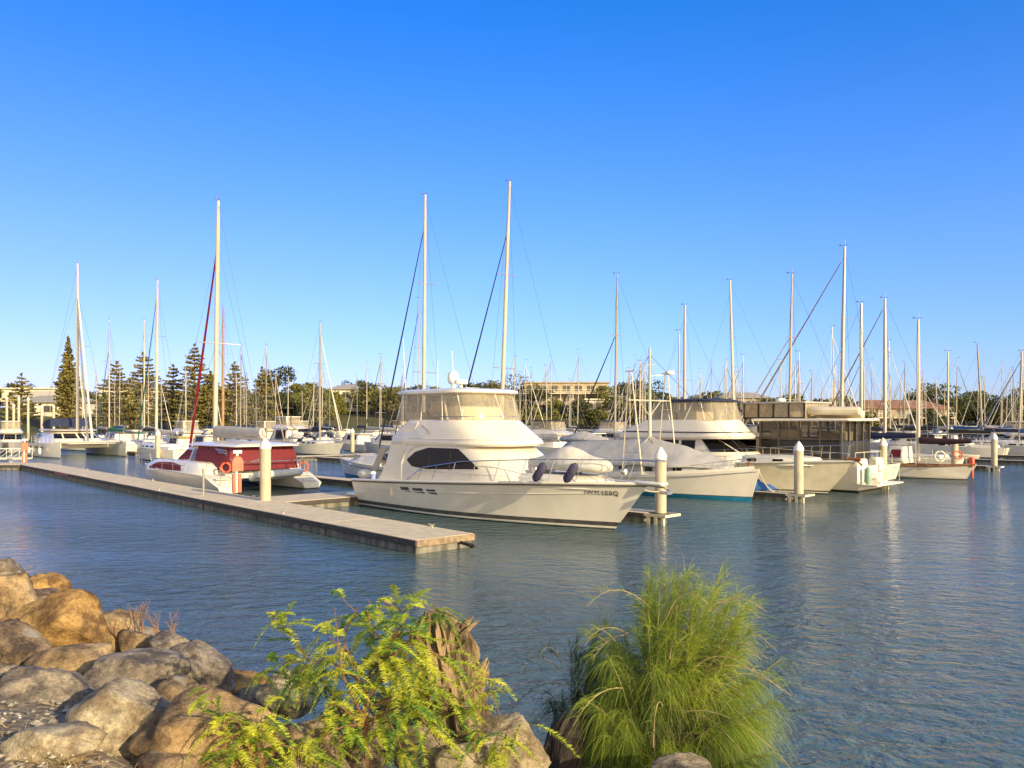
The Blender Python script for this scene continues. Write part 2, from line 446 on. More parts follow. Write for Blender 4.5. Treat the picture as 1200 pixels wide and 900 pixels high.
# ------------------------------------------------------------ pontoons and piles
def pontoon(name,label,near_a,near_b,width_dir,w,top=0.45,cat='pontoon',group=None,cleats=3,red=False,floats=True):
    """near_a -> near_b is the near edge (xy); width_dir is the unit direction the deck extends to"""
    a=Vector((*near_a,0)); b_=Vector((*near_b,0)); d=(b_-a); L=d.length; ang=math.atan2(d.y,d.x)
    wd=Vector((*width_dir,0)); side=1 if (d.x*wd.y-d.y*wd.x)>0 else -1
    t=thing(name,label,cat,(a.x,a.y,0),ang,group)
    y0,y1=(0,w) if side>0 else (-w,0)
    k=max(1,int(round(L/6.0))); m=MB()
    for i in range(k):
        m.box(L*i/k+0.01,L*(i+1)/k-0.01,y0+0.02,y1-0.02,top-0.14,top)
    m.build('deck',CONC,t,bevel=0.012)
    m=MB()
    m.box(-0.05,L+0.05,y0-0.045,y0+0.018,top-0.20,top-0.02); m.box(-0.05,L+0.05,y1-0.018,y1+0.045,top-0.20,top-0.02)
    i=0.4
    while i<L:
        for yy in (y0-0.05,y1+0.05): m.box(i,i+0.07,yy-0.012,yy+0.012,top-0.13,top-0.07)
        i+=1.2
    m.build('waler',WALER,t)
    m=MB(); m.box(L-0.0,L+0.05,y0+0.02,y1-0.02,top-0.22,top-0.01); m.box(-0.05,0,y0+0.02,y1-0.02,top-0.22,top-0.01)
    m.each('end_board',TIMBER,t)
    m=MB()
    for i in range(k): m.box(L*i/k+0.06,L*(i+1)/k-0.06,y0+0.05,y1-0.05,-0.4,top-0.15)
    m.build('float',CONCG,t,bevel=0.02)
    for i in range(cleats):
        x=L*(i+0.7)/max(1,cleats); yy=y0+0.16 if i%2==0 else y1-0.16
        c=MB(); c.tube([(x-0.16,yy,top+0.10),(x-0.05,yy,top+0.085),(x+0.05,yy,top+0.085),(x+0.16,yy,top+0.10)],[0.015,0.025,0.025,0.015],6)
        c.box(x-0.06,x-0.03,yy-0.02,yy+0.02,top,top+0.09); c.box(x+0.03,x+0.06,yy-0.02,yy+0.02,top,top+0.09)
        c.build('mooring_cleat',GEL2,t)
    return t
NV=(S,S)
mp=pontoon('pontoon','long concrete pontoon with a dark timber edge in the foreground',(-41.6,68.4),(-3.0,25.25),(S*0.98,S*1.02),2.35,cleats=8)
# grey pipe and brackets on the end face
c=MB(); Lm=math.hypot(38.6,43.15)
c.tube([(Lm-0.1,1.75,0.22),(Lm+0.75,1.75,0.16)],0.055,10); c.tube([(Lm+0.55,1.75,0.17),(Lm+0.62,1.75,0.17)],0.085,10)
c.build('outlet_pipe',RUBBER,mp)
c=MB(); c.box(12.4,16.2,-0.052,-0.045,0.28,0.42); c.build('red_marking',REDP,mp)
pontoon('pontoon','cross walkway pontoon at the far left end of the long pontoon',(-62,70.5),(-41.3,67.8),(0.1,1),3.2,cleats=2,top=0.437)
# main walkway running away behind the motor cruiser
a=P(-36.6,18.2); b_=P(-36.6,118)
pontoon('pontoon','main walkway pontoon running away behind the motor cruiser stern',a,b_,(S,-S),3.0,cleats=12,top=0.435)
pontoon('finger_pontoon','short dark timber sided finger beside the maroon catamaran',P(-55,28.6),P(-36.9,28.6),NV,1.1,cleats=2,top=0.41,group='finger pontoons')
finger_v=[27.6,39.9,51.2,64.9,75.0,87.2,99.5]
flab=['finger pontoon between the motor cruiser bow and the blue striped launch','finger pontoon with a blue tarpaulin heap beside the second motor cruiser',
      'finger pontoon beside the stern of the glazed trawler','finger pontoon behind the white ketch','dark finger pontoon farthest right with the pile standing in open water',
      'far finger pontoon right of the ketch, nearer one','far finger pontoon right of the ketch, farther one']
pile_lab=['white capped pile in front of the blue striped launch bow','white capped pile before the lettered cream hull','white capped pile beside the trawler stern platform',
          'white capped pile behind the ketch stern','white capped pile standing alone in open water at right','distant white capped pile right of the lone pile','most distant white capped pile on the right hand row']
def pile(x,y,label,top=3.1,r=0.235,group='mooring piles with conical white caps'):
    t=thing('mooring_pile',label,'pile',(x,y,0),0,group)
    m=MB(); m.lathe([(r,-1),(r,0.0),(r,top-0.45)],n=20); m.build('shaft',PILEC,t)
    m=MB(); m.lathe([(r+0.012,-0.9),(r+0.014,0.40+0.08*random.random())],n=20); m.build('waterline_band',PILEW,t)
    m=MB(); m.lathe([(r+0.02,top-0.5),(r+0.02,top-0.36),(r*0.75,top-0.2),(0.05,top-0.02),(0.01,top)],n=20); m.build('cap',WHITEP,t)
    return t
for i,v in enumerate(finger_v):
    w=1.0
    t=pontoon('finger_pontoon',flab[i],P(-33.5,v-0.5),P(-19.5,v-0.5),NV,w,top=0.42,cleats=2,group='finger pontoons')
    m=MB()   # pile guide frame at the tip
    L=14.0
    for y0,y1 in ((-0.05,0.06),(0.94,1.05)): m.box(L,L+1.0,y0,y1,0.30,0.40)
    m.box(L+0.95,L+1.05,-0.05,1.05,0.30,0.40)
    for xx,yy in ((L+0.15,-0.05),(L+0.15,0.95),(L+0.5,-0.05),(L+0.85,-0.05)): m.box(xx,xx+0.12,yy,yy+0.1,-0.2,0.30)
    m.build('pile_guide',GEL2,t)
    x,y=P(-19.05,v); pile(x,y,pile_lab[i])
pile(-11.5,37.8,'tall white capped pile on the walkway beside the maroon catamaran',3.35,0.25)
for px,Y,lab in ((185,81,'white capped pile left of the maroon catamaran bow'),(326,110,'distant white capped pile in front of the small motor yacht'),(413,96,'distant white capped pile left of the covered daysailer'),
                 (1115,118,'distant white capped pile behind the ketch stern')):
    x,y=at(px,Y); pile(x,y,lab,3.2)
# row of piles far left in front of the sheds
for i,(px,Y) in enumerate(((8,150),(22,150),(33,152),(49,150),(63,150),(16,140))):
    x,y=at(px,Y); pile(x,y,'tall bare pile in the row at the far left shore',8.5 if i<3 else 7.0,0.22,'tall shore piles at far left')
# little post with base plate on the long pontoon
x,y=-15.3,40.2
t=thing('handrail_post','thin grey post standing on the long pontoon edge','post',(x,y,0.45))
m=MB(); m.tube([(0,0,0),(0,0,1.35)],0.055,10); m.build('shaft',ALU,t); m=MB(); m.box(-0.14,0.14,-0.12,0.12,0,0.03); m.build('base_plate',ALU,t)
# lifebuoy stations
def life_station(x,y,z,label,sc=1.0):
    t=thing('lifebuoy_station',label,'lifebuoy stand',(x,y,z),R(30)); t.scale=(sc,)*3
    m=MB(); m.box(-0.10,0.02,-0.09,0.09,0,1.45); m.build('post',GEL2,t,bevel=0.01)
    m=MB(); m.box(-0.24,-0.11,-0.12,0.12,0.0,0.95); m.box(0.03,0.20,-0.12,0.12,0.0,0.95); m.build('hose_box',ORANGE,t,bevel=0.02)
    m=MB(); pr=[]
    for yy,sc_ in ((-0.17,0.9),(-0.10,1.0),(0.08,1.0),(0.16,0.85)):
        ring=[(-0.30*sc_,yy,1.12),(0.30*sc_,yy,1.12)]
        for k in range(13):
            a=math.pi*k/12; ring.append((0.30*sc_*math.cos(a),yy,1.55+0.34*sc_*math.sin(a)))
        pr.append(ring)
    m.loft(pr); m.build('lifebuoy_cover',ORANGE,t,ang=50)
    m=MB(); m.box(-0.20,0.22,-0.10,0.10,2.02,2.18); m.box(-0.05,0.05,-0.05,0.05,1.85,2.05); m.build('lamp_hood',WHITEP,t,bevel=0.01)
    return t
life_station(*P(-39.6,19.55),0.45,'orange lifebuoy stand on the pontoon in front of the maroon catamaran')
x,y=at(29,71.5); life_station(x,y,0.45,'orange lifebuoy stand at the far left pontoon corner',0.95)
# gangway at the far left
gx,gy=at(2,76)
t=thing('gangway','white railed gangway leading off at the far left','gangway',(gx-6,gy,0.5))
m=MB(); m.box(0,8.5,-0.6,0.6,0.0,0.08); m.build('ramp_deck',CONC,t)
for yy in (-0.6,0.6):
    m=MB(); m.tube([(0,yy,1.0),(8.5,yy,1.0)],0.03,6); m.tube([(0,yy,0.1),(8.5,yy,0.1)],0.03,6)
    for k in range(8): m.tube([(8.5*k/7,yy,0.08),(8.5*k/7,yy,1.0)],0.025,6)
    for k in range(7): m.tube([(8.5*k/7,yy,0.08),(8.5*(k+1)/7,yy,1.0)],0.02,6)
    m.build('railing',WHITEP,t)

# ------------------------------------------------------------ hero: big flybridge cruiser
def sub(o,parent): o.parent=parent; return o
x0,y0=P(-33.6,24.7)
CR=thing('motor_cruiser','large white flybridge motor cruiser with clear enclosure and lettered bow in the foreground','motor boat',(x0,y0,0),R(-45))
def crsheer(t): return float(np.interp(t,[0,0.23,0.45,0.66,0.85,1.0],[1.25,1.37,1.50,1.63,1.73,1.80]))
H=make_hull(16.0,4.7,1.25,1.8,CR,[(0.05,ANTI),(0.13,GEL),(0.30,DKSTRIPE)],GEL,rake=1.55,tw=0.90,pd=2.7,pw=1.75,flare=1.2,N=36,srake=-0.15,deckm=None,sheerf=crsheer,rail=None)
# toe moulding and dark rub line
m=MB()
for sd in (-1,1): m.tube([(x,sd*(H.y(x)+0.015),H.z(x)+0.03) for x in np.linspace(-0.1,15.98,40)],0.06,8)
m.each('toe_rail',GEL,CR)
m=MB()
for sd in (-1,1): m.tube([(x,sd*(H.y(x)+0.015),H.z(x)-0.055) for x in np.linspace(-0.1,15.95,40)],0.022,6)
m.each('rub_rail',DKSTRIPE,CR)
m=MB()
for sd in (-1,1):
    pts=[]
    for i in range(36):
        x=0.2+14.4*i/35; z=0.93+0.012*x+0.0016*x*x; pts.append((x,sd*(H.yat(x,z)+0.004),z))
    m.tube(pts,0.022,6)
m.each('hull_knuckle',GEL,CR)
# decks
d=MB(); rows=[]
for x in np.linspace(3.3,15.97,26):
    y=H.y(x); z=H.z(x)-0.0
    rows.append([(x,y*q,z+0.05*(1-q*q)) for q in (-1,-0.5,0,0.5,1)])
d.grid(rows); d.add([(3.3,-H.y(3.3),H.z(3.3)),(3.3,H.y(3.3),H.z(3.3)),(3.3,H.y(3.3),0.7),(3.3,-H.y(3.3),0.7)],[(0,1,2,3)])
d.build('deck',DECKM,CR)
m=MB(); m.box(-0.05,3.3,-2.0,2.0,0.62,0.7); m.build('cockpit_floor',DECKM,CR)
m=MB()
for sd in (-1,1): 
    ro=[]; 
    for x in np.linspace(-0.1,3.3,8): ro.append([(x,sd*(H.y(x)),H.z(x)+0.05),(x,sd*(H.y(x)-0.28),H.z(x)+0.05),(x,sd*(H.y(x)-0.30),0.68)])
    m.grid(ro)
m.add([(-0.12,-2.1,1.27),(-0.12,2.1,1.27),(0.15,2.05,1.27),(0.15,-2.05,1.27),(0.15,2.05,0.68),(0.15,-2.05,0.68)],[(0,1,2,3),(3,2,4,5)])
m.build('cockpit_coaming',GEL,CR,ang=30)
m=MB(); m.box(-0.85,0.05,-1.95,1.95,0.46,0.58); m.build('swim_platform',GEL,CR,bevel=0.03)
# house and flybridge
house=[(1.45,3.25,8.7,11.7,2.02),(2.0,3.2,8.4,11.0,2.0),(2.35,3.2,8.2,10.5,1.98),(3.2,3.3,7.3,9.0,1.93)]
hf,hn=hw_fun(house)
hs_=cabin('cabin',house,GEL,CR,ang=50)
m=MB()
lo=[(4.15,2.35),(4.5,2.10),(5.6,2.02),(8.9,2.16)]; hi=[(4.15,2.42),(4.7,2.76),(5.6,2.97),(7.6,2.98),(8.9,2.20)]
for sd in (-1,1): side_patch(m,lo,hi,hf,sd,eps=0.02,n=24,rows=4)
m.each('side_window',GLASS,CR,ang=60)
m=MB()   # moulded brow round the window
for sd in (-1,1):
    m.tube([(x,sd*(hf(x,z)+0.01),z) for x,z in ((3.75,2.2),(3.95,2.62),(4.6,2.98),(5.5,3.13),(7.6,3.13))],0.05,6)
m.each('window_brow',GEL,CR)
m=MB()
for sd in (-1,1):
    for x in (5.7,7.1): m.tube([(x,sd*(hf(x,2.04)+0.03),2.04),(x+0.1,sd*(hf(x,2.95)+0.03),2.95)],0.018,4)
m.each('window_divider',RUBBER,CR)
m=MB()
for sd in (-1,1): m.tube([(x,sd*(hf(x,1.95)+0.004),1.93) for x in np.linspace(4.0,10.2,24)],0.012,4)
m.each('moulding_seam',GELG,CR)
# aft wing sweeping down from the flybridge
m=MB()
wing=[(1.9,1.35),(2.25,1.75),(2.6,2.3),(2.8,2.9),(3.0,3.3),(3.5,3.75),(4.2,4.08),(4.9,4.10),(4.4,3.4),(3.95,2.9),(3.75,2.3),(3.8,1.4)]
for sd in (-1,1):
    a=[(x,sd*(2.035-0.03*(z-1.3)),z) for x,z in wing]; c=[(x,sd*(1.90-0.03*(z-1.3)),z) for x,z in wing]
    m.loft([a,c])
m.each('cabin_wing',GEL,CR,ang=30,bevel=0.02)
fly=[(3.08,2.95,7.4,9.75,2.00),(3.17,2.9,7.4,9.9,2.03),(3.30,2.95,7.3,9.85,2.01),(3.75,3.35,6.9,9.1,1.95),(4.12,4.0,6.6,8.5,1.90),(4.20,4.1,6.5,8.35,1.86)]
cabin('flybridge',fly,GEL,CR,ang=28,p=2.6)
ff,fn=hw_fun(fly,2.6)
m=MB()  # small vents and lip on the flybridge moulding
for sd in (-1,1): m.tube([(x,sd*(ff(x,3.36)+0.0),3.37) for x in np.linspace(3.0,9.4,30)],0.02,5)
m.each('moulding_line',GEL,CR)
m=MB(); m.box(5.6,5.75,-2.04,-1.99,3.6,3.66); m.tube([(5.2,-1.98,3.95),(5.6,-2.02,3.75),(5.75,-2.03,3.6)],0.03,6); m.build('step_handle',STEEL,CR)
encl=[(4.12,3.1,6.4,8.35,1.78),(4.25,3.12,6.4,8.35,1.80),(4.9,3.3,6.5,8.1,1.78),(5.4,3.5,6.5,7.75,1.74)]
ef,en=hw_fun(encl,3.2)
eo=cabin('clear_enclosure',encl,VINYL,CR,p=3.2,ang=50,caps=False)
m=MB()
for sd in (-1,1):
    for xb,xt in ((3.12,3.55),(4.9,5.0),(6.4,6.3),(7.6,7.2)):
        m.tube([(xb,sd*(ef(xb,4.2)+0.01),4.2),(xt,sd*(ef(xt,5.4)+0.01),5.4)],0.022,5)
m.tube([en(0,4.25,0.02),en(0,5.4,0.02)],0.03,5)
m.each('enclosure_frame',WHITEP,eo)
# fly rail and venturi lip
m=MB()
pts=[(x,-(ff(x,4.2)+0.02),4.34) for x in np.linspace(6.4,8.3,12)]; pts=pts+[(x,-y,z) for x,y,z in reversed(pts)]
m.tube(pts,0.02,6)
for i in range(0,len(pts),3): m.tube([pts[i],(pts[i][0],pts[i][1],4.15)],0.015,5)
m.build('fly_rail',STEEL,CR)
ht=[(5.34,3.35,6.6,7.95,1.84),(5.39,3.25,6.6,8.1,1.91),(5.50,3.27,6.6,8.05,1.90),(5.58,3.6,6.4,7.7,1.7)]
cabin('hardtop',ht,GEL,CR,p=3.0,ang=35)
# flybridge interior seen through the clears
m=MB()
m.box(5.9,7.0,-1.2,1.2,3.95,4.8); m.build('helm_console',GEL,CR,bevel=0.08)
for sy in (-0.75,0.45):
    m=MB(); m.box(4.7,5.2,sy-0.28,sy+0.28,4.35,4.5); m.box(4.6,4.75,sy-0.28,sy+0.28,4.45,5.05); m.tube([(5.15,sy,3.9),(5.15,sy,4.4)],0.06,8); m.build('helm_seat',PALEC,CR,bevel=0.04)
m=MB(); m.box(3.3,4.1,-1.5,1.5,4.1,4.55); m.build('bench_seat',PALEC,CR,bevel=0.08)
for sy in (-1.5,1.5):
    m=MB(); m.tube([(6.4,sy,4.1),(6.1,sy,5.38)],0.05,8); m.build('hardtop_support',WHITEP,CR)
# domes and aerials
m=MB(); m.lathe([(0.10,5.55),(0.10,5.85),(0.22,5.92),(0.27,6.05),(0.27,6.28),(0.20,6.44),(0.06,6.52)],(4.7,0.3,0),20); m.build('satellite_dome',WHITEP,CR,ang=50)
m=MB(); m.lathe([(0.08,5.55),(0.08,5.82),(0.30,5.84),(0.33,5.92),(0.30,6.02),(0.1,6.05)],(5.7,-0.1,0),20); m.box(4.3,6.3,-0.35,0.5,5.56,5.66); m.build('radar_dome',WHITEP,CR,ang=50)
m=MB(); m.tube([(3.4,-1.5,5.68),(3.2,-1.5,8.0)],0.012,5); m.tube([(3.4,1.5,5.68),(3.2,1.5,7.6)],0.012,5); m.tube([(5.0,-0.9,5.65),(5.0,-0.9,6.9)],0.012,5); m.each('aerial',WHITEP,CR)
# hull air vents
m=MB(); m2=MB()
for sd in (-1,1):
    for xa,xb in ((3.95,4.75),(4.85,5.75),(5.85,6.6)):
        lo=[(xa+0.16,0.99),(xb,0.96)]; hi=[(xa,1.16),(xb-0.15,1.19)]
        f=lambda x,z: H.yat(x,z)
        side_patch(m2,lo,hi,f,sd,eps=0.012,n=6,rows=1)
    lo=[(3.5,1.02),(6.9,0.95)]; hi=[(3.9,1.22),(6.3,1.24)]
    side_patch(m,lo,hi,f,sd,eps=0.006,n=12,rows=2)
hv=m.each('vent_surround',GEL,CR); m2.each('hull_vent',DKSTRIPE,CR)
# foredeck trunk
tr=[(1.55,9.0,10.6,14.6,1.5),(1.9,9.0,10.5,14.3,1.38),(2.04,9.0,10.2,13.8,1.15)]
cabin('foredeck_trunk',tr,DECKM,CR,ang=35,p=1.8)
m=MB(); m.box(12.0,12.6,-0.3,0.3,2.04,2.10); m.build('deck_hatch',GLASSG,CR,bevel=0.02)
m=MB(); m.box(11.0,11.25,-1.0,-0.8,1.9,2.3); m.lathe([(0.13,2.1),(0.16,2.2),(0.13,2.35)],(14.9,0.0,0),12); m.build('windlass',STEEL,CR,bevel=0.03)
# bow pulpit and anchor
m=MB(); m.box(15.3,16.75,-0.24,0.24,1.80,1.92); m.build('bow_pulpit',GEL,CR,bevel=0.05)
m=MB(); m.tube([(15.9,0,1.78),(16.7,0,1.74),(16.95,0,1.62)],0.035,6); m.box(16.6,16.95,-0.16,0.16,1.5,1.62); m.build('anchor',STEEL,CR)
# bow rail
m=MB()
rx=[4.6,5.4,6.4,7.6,8.8,10.0,11.2,12.4,13.5,14.6,15.5]
def rp_(x,sd,k=1):
    h=float(np.interp(x,[4.2,5.4,8,12,16.6],[0.05,0.62,0.86,0.92,0.86])); xx=min(x,15.6)
    return (x+0.1*k,sd*max(0.26,H.y(xx)-0.14),H.z(min(x,15.9))+h*k+0.03)
for sd in (-1,1):
    m.tube([rp_(x,sd) for x in np.linspace(4.2,16.5,40)],0.023,6)
    for x in rx: m.tube([rp_(x-0.25,sd,0),rp_(x,sd,1)],0.016,5)
m.tube([rp_(16.5,-1),(16.75,0,2.68),rp_(16.5,1)],0.018,6)
m.build('bow_rail',STEEL,CR)
# name letters on the bow
zt=1.42; xt=14.25; yy=H.yat(xt,zt); ya=H.yat(xt-0.4,zt); yb=H.yat(xt+0.4,zt); yu=H.yat(xt,zt+0.1); yd=H.yat(xt,zt-0.1)
az2=math.atan2(-(yb-ya),0.8); tilt=math.atan2((yu-yd),0.2)
text_mesh('IWM488Q','registration_letters',0.27,TEXTM,CR,(xt,-(yy+0.02),zt),(R(90)+tilt,0,az2),sx=1.0)
# stern shade frame, bolster, bucket
m=MB(); 
for sy in (-1.6,1.6):
    m.tube([(0.55,sy,1.3),(1.55,sy,2.85)],0.025,6); m.tube([(3.0,sy,1.3),(1.55,sy,2.85)],0.025,6); m.tube([(1.55,sy,2.8),(3.2,sy,2.75)],0.025,6)
m.build('awning_frame',STEEL,CR)
m=MB()
m.loft([[(0.62,-1.64,1.45),(1.60,-1.64,2.86),(2.1,-1.64,2.86),(1.1,-1.64,1.45)],[(0.62,-1.60,1.45),(1.60,-1.60,2.86),(2.1,-1.60,2.86),(1.1,-1.60,1.45)]])
m.loft([[(1.60,-1.66,2.84),(3.1,-1.66,2.78),(3.1,1.66,2.78),(1.60,1.66,2.84)],[(1.60,-1.66,2.87),(3.1,-1.66,2.81),(3.1,1.66,2.81),(1.60,1.66,2.87)]])
m.build('awning_canvas',BEIGEC,CR,smooth=False)
m=MB(); m.ellipsoid((0.55,-1.75,1.55),(0.62,0.28,0.26),14,10); m.build('stern_bolster',PALEC,CR)
def bucket(x,y,z,label,mt,parent=None):
    t=thing('bucket',label,'bucket',(x,y,z)); m=MB(); m.lathe([(0.12,0),(0.16,0.34)],n=14); m.build('tub',mt,t); m=MB(); m.lathe([(0.17,0.33),(0.16,0.38),(0.10,0.44),(0.02,0.46)],n=14); m.build('lid',WHITEP,t); return t
bx=P(-33.6+1.6,24.7-2.05); bucket(bx[0],bx[1],1.30,'small pale blue bucket on the motor cruiser stern',mat('pale_blue_plastic',(0.25,0.35,0.62),0.5))
# covered dinghy on the foredeck
def covered_dinghy(x,y,z,rotz,L,W,Hh,label,m_,lumps=1.0,group=None,nose=0.72):
    m=MB(); rings=[]
    N=22; M_=16
    for i in range(N+1):
        t=i/N; x_=-L/2+L*t
        w=W/2*(math.sin(math.pi*min(1,t/0.55)/2)**0.55 if t<0.55 else (max(0,1-((t-0.55)/0.45)**2.6))**0.6)
        w=max(w,0.03); h=Hh*(0.42+0.58*math.exp(-((t-0.52)/0.20)**2)) *(0.35+0.65*min(1,w/(W/2)*1.3))
        ring=[]
        for j in range(M_):
            a=2*math.pi*j/M_; yy=w*math.cos(a); s_=math.sin(a)
            zz = (h*(abs(s_)**1.5)) if s_>0 else -0.22*abs(s_)**0.6*min(1,w/(W/4))
            zz+=0.03*lumps*mnoise.noise((x_*2.2,yy*2,a*1.3)); ring.append((x_,yy,zz+0.25))
        rings.append(ring)
    m.loft(rings)
    o=m.build('covered_dinghy',m_,None,ang=60); o.location=(x,y,z); o.rotation_euler=(0,0,rotz)
    return tag(o,label,'dinghy',group)
dx,dy=P(-33.6+12.15,24.6)
covered_dinghy(dx,dy,2.12,R(-45),4.5,1.6,0.78,'dinghy under a pale peaked cover on the motor cruiser foredeck',PALEC,group='dinghies under covers')
def fender(loc,rot,L,r,label,m_,group='fenders'):
    t=thing('fender',label,'fender',loc,0,group); t.rotation_euler=rot
    m=MB(); m.lathe([(0.03,-L/2-0.04),(r*0.6,-L/2+0.02),(r,-L/2+0.12),(r,L/2-0.12),(r*0.6,L/2-0.02),(0.03,L/2+0.04)],n=14); m.build('body',m_,t,ang=60)
    m=MB(); m.tube([(0,0,L/2),(0.0,0.02,L/2+0.25)],0.012,5); m.build('lanyard',ROPE,t)
    return t
NAVYF=mat('navy_fender_cloth',(0.035,0.035,0.09),0.8,(0.07,0.06,0.10),9,bump=0.01)
for k,xx,zz in ((0,12.35,2.2),(1,13.75,2.22)):
    fx,fy=P(-33.6+xx,24.7-1.95+0.2*k)
    fender((fx,fy,zz),(R(0),R(38),R(-45)),0.85,0.17,['dark navy fender leaning on the foredeck nearer the cruiser cabin','dark navy fender leaning on the foredeck nearer the cruiser bow'][k],NAVYF)

# ------------------------------------------------------------ maroon catamaran
def ring_buoy(b,c,Rr,r,M,mi=0,n=18):
    b.tube([Vector(c)+M@Vector((Rr*math.cos(2*math.pi*i/n),Rr*math.sin(2*math.pi*i/n),0)) for i in range(n+1)],r,7,mi,caps=False)
x0,y0=P(-43.6,23.7)
RC=thing('sailing_catamaran','white sailing catamaran with maroon canvas cockpit and red furled jib beside the long pontoon','catamaran',(x0,y0,0),R(135))
HS=[]
for sd in (1,-1):
    def rcs(t): return float(np.interp(t,[0,0.02,0.13,0.3,0.7,1.0],[0.38,0.42,0.98,1.05,1.15,1.30]))
    hh=make_hull(12.3,1.75,0.4,1.3,RC,[(0.06,ANTI),(0.14,GEL)],GEL,rake=0.35,tw=0.75,pd=2.2,pw=2.0,flare=0.5,srake=0.0,wlf=0.72,cy=sd*2.65,sheerf=rcs,deckm=DECKM,N=24)
    HS.append(hh)
    m=MB(); tk=[(1.0,2.2,9.2,11.2,0.66),(1.35,2.4,9.0,11.0,0.62),(1.62,3.0,8.2,10.2,0.50),(1.68,3.3,8.0,9.6,0.40)]
    cabin('hull_trunk',tk,GEL,RC,cy=sd*2.65,ang=40)
    tf,tn=hw_fun(tk)
    m=MB()
    side_patch(m,[(5.0,1.12),(9.9,1.10)],[(5.1,1.46),(6.5,1.60),(8.6,1.55),(9.9,1.22)],tf,sd,eps=0.015,n=16,cy=sd*2.65)
    m.build('trunk_window_cover',MAROON,RC)
    m=MB(); m.tube([(x,sd*2.65+sd*(hh.y(x)+0.01),hh.z(x)-0.02) for x in np.linspace(1.6,12.0,16)],0.03,6); m.build('rub_rail',GELG,RC)
    for k in range(2):
        m=MB(); m.box(0.25+0.5*k,0.65+0.5*k,sd*2.65-0.4,sd*2.65+0.4,0.5+0.28*k,0.56+0.28*k); m.build('stern_step',DECKM,RC,bevel=0.02)
    m=MB()
    for k in (0,1): m.lathe([(0.05,0),(0.05,0.03)],(1.4+0.6*k,0,0),8)
# bridge deck and saloon
m=MB(); m.box(1.5,8.6,-2.1,2.1,0.72,1.2); m.build('bridge_deck',GEL,RC,bevel=0.08)
sal=[(1.2,5.6,7.6,10.0,2.3),(1.7,5.6,7.4,9.7,2.15),(2.45,5.6,6.6,8.4,1.85),(2.58,5.6,6.3,7.9,1.7)]
cabin('saloon',sal,GEL,RC,ang=40); sf,sn=hw_fun(sal)
m=MB()
for sd in (1,-1):
    side_patch(m,[(6.5,1.72),(8.9,1.66)],[(6.5,2.32),(7.9,2.34)],sf,sd,eps=0.015,n=10)
for a0,a1 in ((-68,-26),(-22,22),(26,68)): nose_patch(m,R(a0),R(a1),1.72,2.36,sn,eps=0.015)
m.each('windscreen_cover',MAROON,RC)
m=MB()
for sd in (1,-1): side_patch(m,[(5.65,1.5),(6.35,1.5)],[(5.65,2.4),(6.3,2.4)],sf,sd,eps=0.015,n=4)
m.each('side_window',GLASSG,RC)
enc=[(1.25,0.9,5.2,5.66,2.25),(2.0,0.95,5.2,5.66,2.2),(2.62,1.1,5.2,5.66,2.0)]
cabin('cockpit_enclosure',enc,MAROON,RC,p=6,ang=35)
m=MB()
for sd in (1,-1):
    for x in (1.4,2.6,3.9): m.tube([(x,sd*2.27,1.25),(x+0.05,sd*2.03,2.64)],0.03,5)
m.each('enclosure_seam',NAVY,RC)
rf=[(2.60,0.5,6.2,8.1,2.05),(2.64,0.4,6.2,8.2,2.12),(2.70,0.45,6.1,8.0,2.0),(2.80,0.9,5.6,7.3,1.5),(2.86,1.6,5.0,6.4,0.8)]
cabin('hard_roof',rf,GEL,RC,ang=35)
# boom bag, boom, mast
m=MB(); rings=[]
for i in range(13):
    t=i/12; x=7.2-6.0*t; h=0.40-0.14*t
    rings.append([(x,0.22*math.cos(a),3.45+h*math.sin(a)+0.02*mnoise.noise((x*3,a,0))) for a in [2*math.pi*k/10 for k in range(10)]])
m.loft(rings); m.build('sail_cover',GREYC,RC)
m=MB(); m.tube([(7.4,0,3.15),(1.0,0,3.05)],0.09,8); m.build('boom',ALUW,RC)
def mast(parent,x,z0,T,r=0.11,rake=0.03,m_=None,name='mast',instr=True,cyy=0.0):
    b=MB(); h=T-z0
    b.tube([(x,cyy,z0),(x-rake*h*0.5,cyy,z0+h*0.5),(x-rake*h*0.85,cyy,z0+h*0.85),(x-rake*h,cyy,T)],[r,r,r*0.85,r*0.6],10)
    o=b.build(name,m_ or ALU,parent)
    if instr:
        q=MB(); q.tube([(x-rake*h-0.05,cyy,T),(x-rake*h-0.05,cyy,T+0.5)],0.012,4); q.tube([(x-rake*h-0.3,cyy,T+0.12),(x-rake*h+0.35,cyy,T+0.12)],0.013,4); q.box(x-rake*h+0.27,x-rake*h+0.37,cyy-0.03,cyy+0.03,T+0.1,T+0.22)
        q.build('masthead_gear',WIRE,o)
    return (lambda z:(x-rake*(z-z0),cyy,z))
mf=mast(RC,7.5,2.7,18.4,0.15,0.03,ALUW)
m=MB()
zz=mf(9.2); m.tube([(zz[0]-0.35,-1.5,9.15),zz,(zz[0]-0.35,1.5,9.15)],0.035,5); m.build('spreader',ALU,RC)
m=MB(); bw=(11.6,0,1.5); ttop=mf(15.6)
m.tube([bw,tuple(Vector(bw)*0.5+Vector(ttop)*0.5+Vector((0.05,0,-0.1))),ttop],[0.10,0.085,0.05],8); m.build('furled_jib',mat('red_sail_cover',(0.42,0.025,0.03),0.8,(0.28,0.015,0.02),4),RC)
m=MB()
for sd in (1,-1):
    m.tube([mf(15.6),(zz[0]-0.35,sd*1.5,9.15),(6.6,sd*3.1,1.2)],0.012,4); m.tube([mf(9.1),(6.3,sd*3.1,1.2)],0.012,4)
m.tube([mf(18.3),(1.0,0,3.1)],0.010,4)
m.build('rigging',WIRE,RC)
m=MB(); m.tube([(11.55,-2.7,1.22),(11.55,2.7,1.22)],0.07,8); m.build('crossbeam',ALUW,RC)
